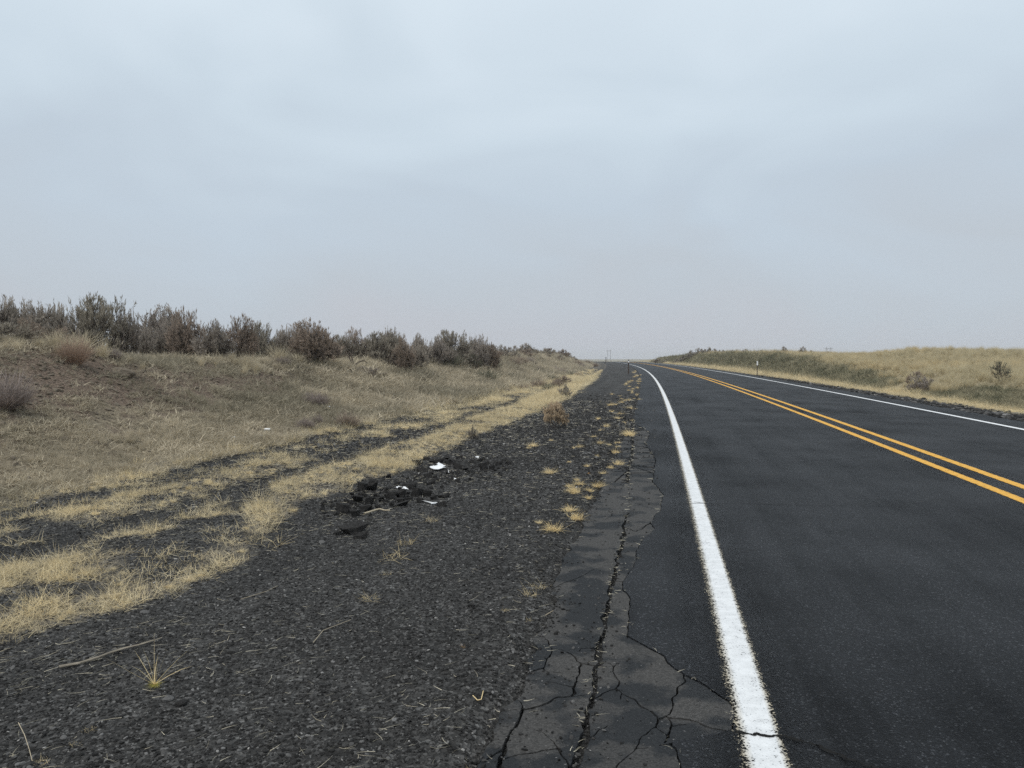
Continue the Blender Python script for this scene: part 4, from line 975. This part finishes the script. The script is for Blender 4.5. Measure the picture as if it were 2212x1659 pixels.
for a in [(110, 770, 240, 130, 'largest black asphalt chunk at the near left end of the rubble'), (280, 825, 150, 90, 'blocky chunk touching the right side of the largest one'), (430, 765, 220, 80, 'long low chunk behind the blocky one', True),
          (395, 470, 160, 120, 'grey sided chunk against the straw band'), (530, 455, 150, 150, 'upright jagged chunk beside the grey sided one', False, .5), (735, 345, 75, 65, 'small pointed chunk at the edge of the straw'),
          (320, 630, 160, 110, 'black chunk below the grey sided one'), (480, 665, 130, 110, 'crumbly chunk in the middle of the left rubble'), (385, 570, 130, 60, 'small chunk squeezed under the grey sided one'),
          (770, 565, 180, 100, 'black chunk under the white shard'), (910, 545, 180, 90, 'grey slab right of the chunk under the white shard', True), (1120, 525, 170, 110, 'rough chunk in the middle of the rubble'), (1250, 535, 130, 90, 'chunk joined to the right of the middle one'),
          (1000, 455, 230, 60, 'flat chunk above the middle of the rubble', True), (1260, 335, 120, 60, 'tilted flat chunk below the white plate', True), (1190, 245, 190, 50, 'flat slab left of the white plate', True), (1390, 140, 230, 45, 'flat slab above the white plate', True),
          (1990, 225, 120, 90, 'black lump at the right end of the rubble'), (1660, 205, 140, 60, 'low lump right of the white plate', True), (1450, 705, 170, 60, 'low chunk at the lower right of the rubble', True),
          (300, 1040, 430, 110, 'long plank like asphalt slab lying apart in front of the rubble', True, 0, None, .35), (360, 1130, 230, 60, 'flat slab tucked below the long plank like one', True)]:
    chunk(*a)
for x, y, w, h in [(1100, 165, 120, 60), (1560, 155, 170, 55), (1680, 95, 90, 40), (2110, 235, 90, 60), (900, 645, 160, 60), (890, 712, 280, 45), (1150, 655, 120, 60), (1340, 595, 120, 55), (1480, 575, 190, 40), (60, 1085, 120, 45), (1080, 445, 90, 45), (640, 600, 80, 50), (600, 740, 80, 45), (700, 660, 100, 50),
                   (1000, 620, 90, 45), (1500, 100, 90, 40), (1750, 240, 90, 40), (1850, 150, 90, 40), (1950, 130, 80, 36), (1320, 420, 90, 40), (560, 560, 60, 40), (240, 560, 70, 40), (180, 660, 90, 40), (1600, 360, 80, 36), (850, 430, 90, 40), (2200, 180, 100, 40), (2260, 150, 90, 40), (1240, 110, 110, 36)]:
    chunk(x, y, w, h, 'small broken ' + ('flat piece' if w > 130 else 'flake' if h < 42 else 'lump') + ' of black asphalt ' + ('at the far right of the rubble' if x > 1450 else 'in the middle of the rubble' if x > 800 else 'in the near left rubble'), random.random() < .5, 0, 'small asphalt lumps of the rubble strip')
# ragged thin asphalt plates on the shoulder by the paving
for x, y, w, lab in [(1060, 120, 120, 'thin black plate of asphalt on the ragged shoulder'), (1050, 215, 110, 'second thin black plate below it on the ragged shoulder'), (240, 1140, 170, 'dark plate lifting beside the large bushy tuft'), (640, 955, 120, 'dark plate under the orange straw tuft')]:
    px, py = z2(x, y); Y, d = flat(px, py); p = gp(Y, d); o = obj('asphalt_plate', FL[0], None, None, p); k = w * .72 / 4.366 * p.y / FPX / 2
    o.scale = (k, k * .7, k * .9); o.rotation_euler = (.1, 0, random.uniform(-.3, .3)); tag(o, lab, 'asphalt chunk')
def litter(name, pts_px, label, cat='litter', mat=WHITE, h=.006, conv=z1, wob=.006):
    P = [flat(*conv(*q_)) for q_ in pts_px]; base = [gp(*q_) for q_ in P]; c = sum(base, Vector()) / len(base)
    import bmesh
    bm = bmesh.new(); r = random.Random(len(pts_px) + int(pts_px[0][0]))
    vs_ = [bm.verts.new((b.x - c.x, b.y - c.y, b.z - c.z + .012 + r.uniform(0, h))) for b in base]
    ce = bm.verts.new((0, 0, h + .013))
    for k in range(len(vs_)): bm.faces.new((vs_[k], vs_[(k + 1) % len(vs_)], ce))
    bmesh.ops.subdivide_edges(bm, edges=bm.edges[:], cuts=2, use_grid_fill=True)
    for v in bm.verts: v.co += Vector((r.uniform(-wob, wob), r.uniform(-wob, wob), r.uniform(-wob, wob) * .6))
    bmesh.ops.recalc_face_normals(bm, faces=bm.faces[:])
    top = bm.faces[:]
    bmesh.ops.solidify(bm, geom=top, thickness=.006)
    me = bpy.data.meshes.new(name); bm.to_mesh(me); bm.free()
    return tag(obj(name, me, mat, None, c), label, cat)
litter('white_plate', [(1275, 225), (1330, 195), (1400, 180), (1470, 200), (1510, 215), (1450, 245), (1390, 255), (1310, 250)], 'crumpled white plate like scrap lying on the far rubble', h=.03)
litter('white_shard', [(830, 474), (870, 468), (930, 486), (1000, 498), (930, 498), (860, 488)], 'pointed white shard lying on the middle of the rubble')
litter('white_scrap', [(1505, 270), (1530, 280), (1552, 310), (1530, 305)], 'small white sliver below the white plate')
litter('white_scrap', [(1290, 715), (1340, 680), (1400, 688), (1350, 705)], 'bent white scrap at the lower right of the rubble')
litter('white_scrap', [(320, 950), (360, 935), (410, 938), (360, 958)], 'white flake on the long plank like asphalt slab')
litter('white_scrap', [(1880, 90), (1910, 76), (1940, 82), (1910, 94)], 'white scrap at the far right of the rubble')
litter('white_scrap', [(1590, 375), (1640, 390), (1660, 400), (1610, 395)], 'thin white strip right of the sliver')
zl = lambda x, y: (x, y)
for px, py, w, h, lab in [(578, 933, 16, 8, 'white scrap with a red mark low on the grassy slope'), (563, 946, 8, 5, 'small white scrap left of the larger one on the slope'), (505, 950, 7, 6, 'pale scrap farther left on the slope'), (735, 920, 15, 6, 'white scrap lying at the bank foot by a thin brown shrub'), (710, 882, 8, 4, 'tiny pale scrap by the mauve shrub'), (795, 879, 6, 4, 'white speck on the open slope')]:
    p = hit(px, py); k = p.y / FPX
    o = obj('white_scrap', stone_mesh('white_scrap', int(px), 2, .5, .5, 5, WHITE), None, None, p + Vector((0, 0, .04))); o.scale = (w * k / 2, w * k / 2.5, h * k * .9); tag(o, lab, 'litter')
o = obj('flat_rock', stone_mesh('flat_rock', 61, 3, .5, .5, 6, BROWNROCK), None, None, hit(258, 806)); k = o.location.y / FPX; o.scale = (34 * k, 26 * k, 26 * k); o.rotation_euler = (.12, .05, .2); tag(o, 'flat brown rock lying on bare soil below the twin trunked sagebrush', 'rock')
# loose stones near the camera
ST = [stone_mesh('stone', 700 + k, 2, .55, .35, 5, ROCK) for k in range(4)]
STN = []
for k, (x, y, w, conv, lab) in enumerate([(1665, 975, 44, z5, 'grey egg shaped stone on the gravel right of the yellow green weed'), (1500, 880, 46, z5, 'dark blocky stone above the grey egg shaped one'), (1090, 1195, 70, z5, 'flat slate grey stone below the yellow green weed'), (1170, 1230, 90, z5, 'flat dark stone beside the slate grey one'),
                            (410, 1455, 56, z5, 'grey stone among straw bits in the lower left'), (940, 620, 60, z5, 'grey stone below the straw band'), (1940, 1078, 50, z5, 'flat pale grey stone at mid gravel'), (340, 1385, 40, z5, 'small grey stone left of the straw heap'),
                            (1130, 1418, 40, z6, 'flat grey stone near the paving bottom'), (80, 1370, 44, z6, 'round grey stone on lower middle gravel'), (1110, 620, 44, z6, 'black stone alone on the gravel by the tiny wisp'), (1560, 390, 40, z6, 'black stone above the reddish gold tuft'), (350, 625, 36, z6, 'pale stone on the gravel below the tangled weed'), (1250, 240, 40, z6, 'flat grey stone on middle gravel'), (140, 185, 46, z6, 'grey stone under the long asphalt slab'),
                            (820, 370, 80, z2, 'rounded grey stone half buried on the ragged shoulder'), (700, 60, 70, z2, 'black stone far up the gravel shoulder')]):
    Y, d = flat(*conv(x, y)); p = gp(Y, d); sc_ = {z5: 2.16, z6: 2.16, z2: 4.366}[conv]; k_ = w * .72 / sc_ * p.y / FPX / 2
    o = obj('stone', ST[k % 4], None, None, p + Vector((0, 0, k_ * .2))); o.scale = (k_ * 1.15, k_, k_); o.rotation_euler = (0, 0, random.uniform(0, 6)); STN.append(o)
    if 'black' in lab or 'dark' in lab: o.data = o.data.copy(); o.data.materials.clear(); o.data.materials.append(CHUNK)
    tag(o, lab, 'stone')
# weathered stick, twigs
def gpz(x, y, conv, up=.012): Y, d = flat(*conv(x, y)); p = gp(Y, d); p.z += up; return p
def stick(name, pts, conv, r0, r1, mat, label, up=.014, strands=1):
    P = [gpz(x, y, conv, up) for x, y in pts]; e = empty(name, P[0]); tag(e, label, 'stick')
    for k in range(strands):
        off = Vector((random.uniform(-1, 1), random.uniform(-1, 1), .4)) * r0 * .9 * (k > 0)
        n = len(P); Q = [p + off - P[0] for p in P[: n if k == 0 else n - k]]
        limb('strand', Q, r0, r1, mat, 6, e)
stick('weathered_stick', [(385, 995), (520, 968), (640, 930), (720, 897), (810, 868), (905, 848), (1000, 820), (1050, 803)], z5, .0055, .002, LATH, 'long weathered split stick lying on the gravel above the yellow green weed', .014, 4)
stick('pale_twig', [(410, 960), (470, 945), (560, 918), (620, 905), (680, 928), (755, 930)], z1, .010, .006, PALE, 'pale bent twig lying on the long plank like asphalt slab', .10)
stick('pale_twig', [(20, 985), (60, 945), (130, 905)][:0] or [(85, 845), (150, 770), (240, 735), (330, 700)], z6, .0018, .001, PALE, 'thin pale twig curving over the gravel right of the stones', .012)
stick('pale_twig', [(1590, 650), (1640, 610), (1670, 600)], z6, .0028, .002, PALE, 'short pale twig by the paving corner', .012)
stick('yellow_stalk', [(1120, 1230), (1150, 1245), (1175, 1240), (1188, 1208)], z6, .002, .0018, STRAW1, 'bent yellow stalk lying on the gravel near the bottom middle', .012)
stick('pale_twig', [(1560, 565), (1650, 540), (1730, 515), (1800, 480)], z5, .0018, .001, PALE, 'straight pale twig on the gravel below the straw band', .012)
stick('pale_twig', [(120, 1390), (160, 1480), (190, 1580), (210, 1659)], z5, .0016, .0012, PALE, 'upright looking pale twig in the lower left corner', .03)

# ------------------------------------------------------------------ posts and power poles
def boxm(name, cx, cy, z0, z1_, sx, sy, mat, parent, bev=.004):
    import bmesh
    bm = bmesh.new(); bmesh.ops.create_cube(bm, size=1)
    for v in bm.verts: v.co = Vector((cx + v.co.x * sx, cy + v.co.y * sy, (z0 + z1_) / 2 + v.co.z * (z1_ - z0)))
    bmesh.ops.bevel(bm, geom=bm.edges[:], offset=min(bev, sx * .2, sy * .2), segments=2, affect='EDGES')
    me = bpy.data.meshes.new(name); bm.to_mesh(me); bm.free(); return obj(name, me, mat, parent)
p = gp(66, -1.85); e = empty('delineator_post', p, .1); tag(e, 'dark roadside delineator post with a white reflector band on the left shoulder', 'post')
boxm('post', 0, 0, -.1, .98, .10, .05, POSTB, e); boxm('reflector_band', 0, 0, .98, 1.14, .105, .056, POSTW, e); boxm('post_cap', 0, 0, 1.14, 1.24, .11, .06, POSTK, e); boxm('black_band', 0, 0, .86, .92, .105, .056, POSTK, e)
p = gp(185, -3.6); e = empty('delineator_post', p, .1); tag(e, 'distant thin dark delineator post left of the far power poles', 'post')
boxm('post', 0, 0, -.1, 1.25, .16, .07, POSTB, e); boxm('post_cap', 0, 0, 1.25, 1.4, .17, .08, POSTK, e)
p = hit(1635.5, 812); e = empty('delineator_post', p, -.1); tag(e, 'brown roadside post with a white reflector plate beyond the far white line', 'post')
boxm('post', 0, 0, -.1, 1.0, .05, .05, POSTB, e); boxm('reflector_plate', 0, -.03, .84, 1.17, .11, .012, POSTW, e)
p = hit(1415.5, 786); e = empty('delineator_post', p, 0); tag(e, 'far small dark post where the right bank begins', 'post')
boxm('post', 0, 0, -.1, .95, .12, .06, POSTB, e); boxm('reflector_plate', 0, -.04, .95, 1.15, .13, .02, POSTW, e)
def hframe(px, D, top_py, gap, label, braces=True):
    X = ray(px, 770)[0] * D; z0 = zxy(X, D); zt = CAM_H + (770.4 - top_py) / FPX * D
    e = empty('power_pole', (X, D, z0), 0); tag(e, label, 'power pole'); H = zt - z0
    for s in (-1, 1):
        V, q = tubes([(s * gap / 2, 0, -1, s * gap / 2, 0, H * .5, .24, .2), (s * gap / 2, 0, H * .5, s * gap / 2, 0, H, .2, .15)], 8); obj('pole', mesh_np('pole', V, q), POLE, e)
        for k in (-1, 1): 
            V, q = tubes([(s * gap / 2 + k * gap * .25, 0, H * .87, s * gap / 2 + k * gap * .25, 0, H * .87 - 1.0, .07, .07)], 6); obj('insulator', mesh_np('insulator', V, q), POSTK, e)
    boxm('crossarm', 0, -.22, H * .88, H * .88 + .3, gap * 2.1, .14, POLE, e)
hframe(1315.5, 1000, 755, 3.6, 'far pair of tall wooden power poles at the vanishing road')
hframe(1789.5, 640, 749.5, 3.5, 'twin power poles with a crossarm showing over the right field')

# ------------------------------------------------------------------ ground cover
# pebbles of the shoulder
protos = STN[:4]
def gravel(n, Y0, Y1, d0, d1, s0, s1, name, lab, keep=None):
    Y, d = sample(n, Y0, Y1, d0, d1, 2); X = xl(Y) + SK * d
    ok = in_view(X, Y) & (rng.uniform(0, 1, n) > .55 * band_mask(Y, d) * (d < 0)) & ((d < e_left(Y) - .005) | (d > 7.9) | (rng.uniform(0, 1, n) < .03 + .8 * np.exp(-np.abs(d - e_joint(Y)) / .022) + .55 * np.exp(-np.abs(d - e_left(Y)) / .05)))
    if keep is not None: ok &= keep(Y, d)
    Y, d, X = Y[ok], d[ok], X[ok]; n = len(Y)
    s = s0 * (s1 / s0) ** (rng.uniform(0, 1, n) ** 2.2) * np.clip(Y / 6, 1, 3.2)
    z = height(Y, d); z = np.where((d > e_left(Y)) & (d < 3), np.where(np.abs(d - e_joint(Y)) < .02, -.018, -.004), z)
    P = np.stack([X, Y, z + s * .12], 1)
    rot = rng.normal(0, .35, (n, 3)); rot[:, 2] = rng.uniform(0, 6.28, n)
    scl = s[:, None] * rng.uniform(.65, 1.25, (n, 3)) * np.array([1, 1, .9])
    return scatter(name, P, rot, scl, rng.uniform(0, 1, n), protos, STONE, lab, 'gravel')
gravel(300000, 2.2, 36, -7.2, -.35, .0038, .0125, 'gravel', 'loose dark crushed stones covering the left shoulder', lambda Y, d: rng.uniform(0, 1, len(Y)) < smooth(34, 11, Y))
gravel(9000, 12, 60, 7.95, 9.1, .012, .035, 'gravel', 'loose stones along the far road edge')
def rubble_bits(n=300):
    x = rng.uniform(-150, 2350, n); y = np.interp(x, [-150, 400, 1200, 2350], [800, 620, 420, 150]) + rng.normal(0, 95, n); P = []
    for a, b in zip(x, y):
        Y, d = flat(*z1(a, b)); g = gp(Y, d); P.append((g.x, g.y, g.z))
    P = np.array(P); sz = .010 * (4.2 ** rng.uniform(0, 1, n)); rot = rng.normal(0, .5, (n, 3)); rot[:, 2] = rng.uniform(0, 6, n); P[:, 2] += sz * .25
    scatter('rubble', P, rot, sz[:, None] * rng.uniform(.6, 1.3, (n, 3)) * np.array([1, 1, 1.3]), rng.uniform(0, 1, n), [o for o in C.objects if o.name.startswith('asphalt_chunk')][:5], CHUNK, 'crumbs of broken asphalt strewn through the rubble strip', 'rubble')
rubble_bits()
def soil_stones():
    n = 9000; Y, d = sample(n, 7, 34, -13, -7.4); ok = rng.uniform(0, 1, n) < soil_left(Y, d) * .9 + .1; Y, d = Y[ok], d[ok]; n = len(Y); X = xl(Y) + SK * d
    s = rng.uniform(.015, .05, n); P = np.stack([X, Y, height(Y, d) + s * .15], 1); rot = rng.normal(0, .4, (n, 3)); rot[:, 2] = rng.uniform(0, 6, n)
    scatter('rubble', P, rot, s[:, None] * rng.uniform(.6, 1.4, (n, 3)), .6 + .4 * rng.uniform(0, 1, n), protos, BROWNROCK, 'small stones on the bare soil patches of the left bank', 'stones')
soil_stones()
# straw litter lying on gravel and in the paving cracks
def straw_bits(n, fn, L, w, name, lab):
    Y, d, z = fn(n); n = len(Y); X = xl(Y) + SK * d
    a = rng.uniform(0, 2 * np.pi, n); a = np.where(rng.uniform(0, 1, n) < .45, rng.normal(1.2, .5, n), a)
    D = np.stack([np.cos(a), np.sin(a), rng.uniform(-.02, .12, n)], 1); D /= np.linalg.norm(D, axis=1)[:, None]
    V, q, t = blades(np.zeros((n, 3)), D, rng.uniform(*L, n) * np.clip(Y / 8, 1, 3), w * rng.uniform(.6, 1.3, n) * np.clip(Y / 5, 1, 4), np.zeros(n), np.tile(np.array([[0, 0, 1.0]]), (n, 1)) + rng.normal(0, .6, (n, 3)))
    V = V.reshape(n, 7, 3); curl = rng.normal(0, .22, n)
    tt = np.array([0, 0, .34, .34, .67, .67, 1.0]); perp = np.stack([-D[:, 1], D[:, 0], 0 * a], 1)
    V = V + perp[:, None] * (curl[:, None] * (tt ** 2)[None])[..., None] * .13
    V[:, :, 2] = np.maximum(V[:, :, 2], 0) + z[:, None] + .008; V[:, :, 0] += X[:, None]; V[:, :, 1] += Y[:, None]
    o = obj(name, mesh_np(name, V.reshape(-1, 3), q, t, {'bv': np.repeat(rng.uniform(0, 1, n), 7)}), BITS); tag(o, lab, 'straw', None, 'stuff')
def f_shoulder(n):
    Y, d = sample(n, 2.2, 26, -7, -1.05, 2); X = xl(Y) + SK * d
    pr = .16 + .9 * np.exp(-np.abs(d + 3.4) / .8) + .4 * (d < -4) + .25 * np.exp(-np.abs(d + 1.2) / .2); pr *= .35 + 1.1 * smooth(.4, .65, fbm(Y * 1.3, d * 1.3, 77, 3))
    ok = in_view(X, Y) & (rng.uniform(0, 1, n) < pr); return Y[ok], d[ok], height(Y[ok], d[ok])
straw_bits(17000, f_shoulder, (.015, .085), .0017, 'straw', 'loose bits of straw scattered over the gravel')
def f_crack(n):
    Y = 2.3 * (18 / 2.3) ** rng.uniform(0, 1, n); c = rng.uniform(0, 1, n)
    d = np.where(c < .6, e_joint(Y) + rng.normal(0, .022, n), np.where(c < .8, e_seal(Y) + rng.normal(-.01, .012, n), e_left(Y) + rng.normal(0, .05, n)))
    return Y, d, np.full(n, -.004)
straw_bits(380, f_crack, (.012, .05), .0025, 'straw', 'straw caught in the cracks of the paving')
# grass
def grass(n, Y0, Y1, d0, d1, dens, size, protos, mat, name, lab, tintf=None, flatz=(.6, 1.1), grow=(8, 3.0), lean=.15):
    Y, d = sample(n, Y0, Y1, d0, d1, 2); X = xl(Y) + SK * d
    ok = in_view(X, Y) & (rng.uniform(0, 1, n) < dens(Y, d)); Y, d, X = Y[ok], d[ok], X[ok]; n = len(Y)
    s = rng.uniform(*size, n) * np.clip(Y / grow[0], 1, grow[1])
    P = np.stack([X, Y, height(Y, d) - s * .02], 1); rot = rng.normal(0, lean, (n, 3)); rot[:, 2] = rng.uniform(0, 6.28, n)
    scl = np.stack([s, s, s * rng.uniform(*flatz, n)], 1)
    t = rng.uniform(0, 1, n) if tintf is None else np.clip(tintf(Y, d) + rng.uniform(-.25, .25, n), 0, 1)
    return scatter(name, P, rot, scl, t, protos, mat, lab, 'grass')
CP_ = []
for k, (px, py, lab) in enumerate([(470, 958, 'coarse dry grass tuft at the bank foot left of the white scraps'), (300, 1000, 'coarse dry grass tuft at the bank foot far left of the white scraps'), (840, 900, 'coarse dry grass tuft at the bank foot right of the thin brown shrub')]):
    o = obj('grass_tuft', COARSE[k], None, None, hit(px, py)); o.scale = (.16, .16, .15); CP_.append(tag(o, lab, 'grass tuft'))
TP = [t for t in TL if t.data in TUFT][:4]; WP = [t for t in TL if t.data in WISP][:4]
BP = [o for o in C.objects if o.name.startswith('bunchgrass')][:2]
grass(44000, 3.2, 60, -7.2, -3.0, lambda Y, d: band_mask(Y, d) ** 1.2 * .42 * (.55 + .45 * smooth(6, 11, Y)) * (.25 + .75 * smooth(.38, .6, fbm(Y * 3, d * 3, 231, 3))), (.08, .22), WP, STRAW, 'grass', 'straw coloured dead grass in bands along the shoulder', flatz=(.4, 1.0), grow=(13, 2.2))
grass(9000, 3.2, 90, -7.2, -3.0, lambda Y, d: smooth(.5, .95, band_mask(Y, d)) * (.2 + .25 * smooth(6, 11, Y)), (.05, .12), TP, STRAW, 'grass', 'matted straw tufts in the shoulder bands', flatz=(.5, 1.1), grow=(12, 3))
bare = lambda Y, d: 1 - .75 * np.clip(soil_left(Y, d), 0, 1)
bt = lambda Y, d: .15 + .9 * smooth(.42, .62, fbm(Y * .5, d * .6, 201, 4)) - .25 * smooth(30, 60, Y)
grass(60000, 6, 130, -15, -6.9, lambda Y, d: bare(Y, d) * (.2 + .8 * smooth(.42, .56, fbm(Y * 1.1 + d * .6, d * 1.7, 221, 5))), (.07, .17), CP_, BANKGRASS, 'grass', 'short dry tan and olive grass matting the left bank', bt, (.4, .9), (9, 4), .25)
grass(30000, 6, 170, -13, -6.9, lambda Y, d: bare(Y, d) * smooth(.45, .58, fbm(Y * 1.6, d * 2.0, 207, 4)), (.07, .16), WP, BANKGRASS, 'grass', 'low dry grass cushions on the left bank', bt, (.5, 1.1), (9, 5), .25)
grass(2600, 9, 150, -16, -9.5, lambda Y, d: smooth(.5, .62, fbm(Y * .5, d * .6, 211, 3)) * bare(Y, d) * smooth(-10, -11.5, d), (.2, .38), BP, None, 'grass', 'scattered pale bunchgrass on the left bank top', None, (.8, 1.1), (200, 1))
grass(7000, 8, 130, -12, -7.2, lambda Y, d: smooth(.5, .64, fbm(Y * .8, d, 217, 3)) * bare(Y, d), (.10, .2), BP, BANKGRASS, 'grass', 'thin upright dry stems on the slope of the left bank', bt, (.8, 1.2), (14, 3))
# right side
grass(12000, 13, 170, 8.35, 10.0, lambda Y, d: smooth(8.4, 8.9, d) * (1 - .8 * olive_right(Y, d)), (.10, .2), WP, STRAW, 'grass', 'straw coloured grass strip along the far road edge', None, (.6, 1.1), (18, 4))
grass(30000, 13, 210, 9.3, 13, lambda Y, d: olive_right(Y, d) * 1.0, (.10, .22), CP_, OLIVE, 'ground_cover', 'dark olive matted growth on the low right bank', lambda Y, d: smooth(.4, .62, fbm(Y * 1.2, d * 2.5, 311, 4)), (.5, 1.4), (20, 4), .3)
gd = lambda Y, d: (1 - olive_right(Y, d)) * smooth(9.8, 10.6, d)
grass(26000, 16, 140, 9.8, 60, lambda Y, d: gd(Y, d) * np.clip(Y / 60, .25, 1), (.35, .65), BP, GOLD, 'grass', 'tall golden grass of the field on the right', lambda Y, d: smooth(.35, .65, fbm(Y * .12, d * .15, 301, 3)), (.7, 1.15), (60, 1.6), .12)
grass(16000, 16, 90, 9.8, 40, lambda Y, d: gd(Y, d), (.16, .3), WP, GOLD, 'grass', 'bent golden grass between the taller clumps', None, (.7, 1.1), (30, 3))
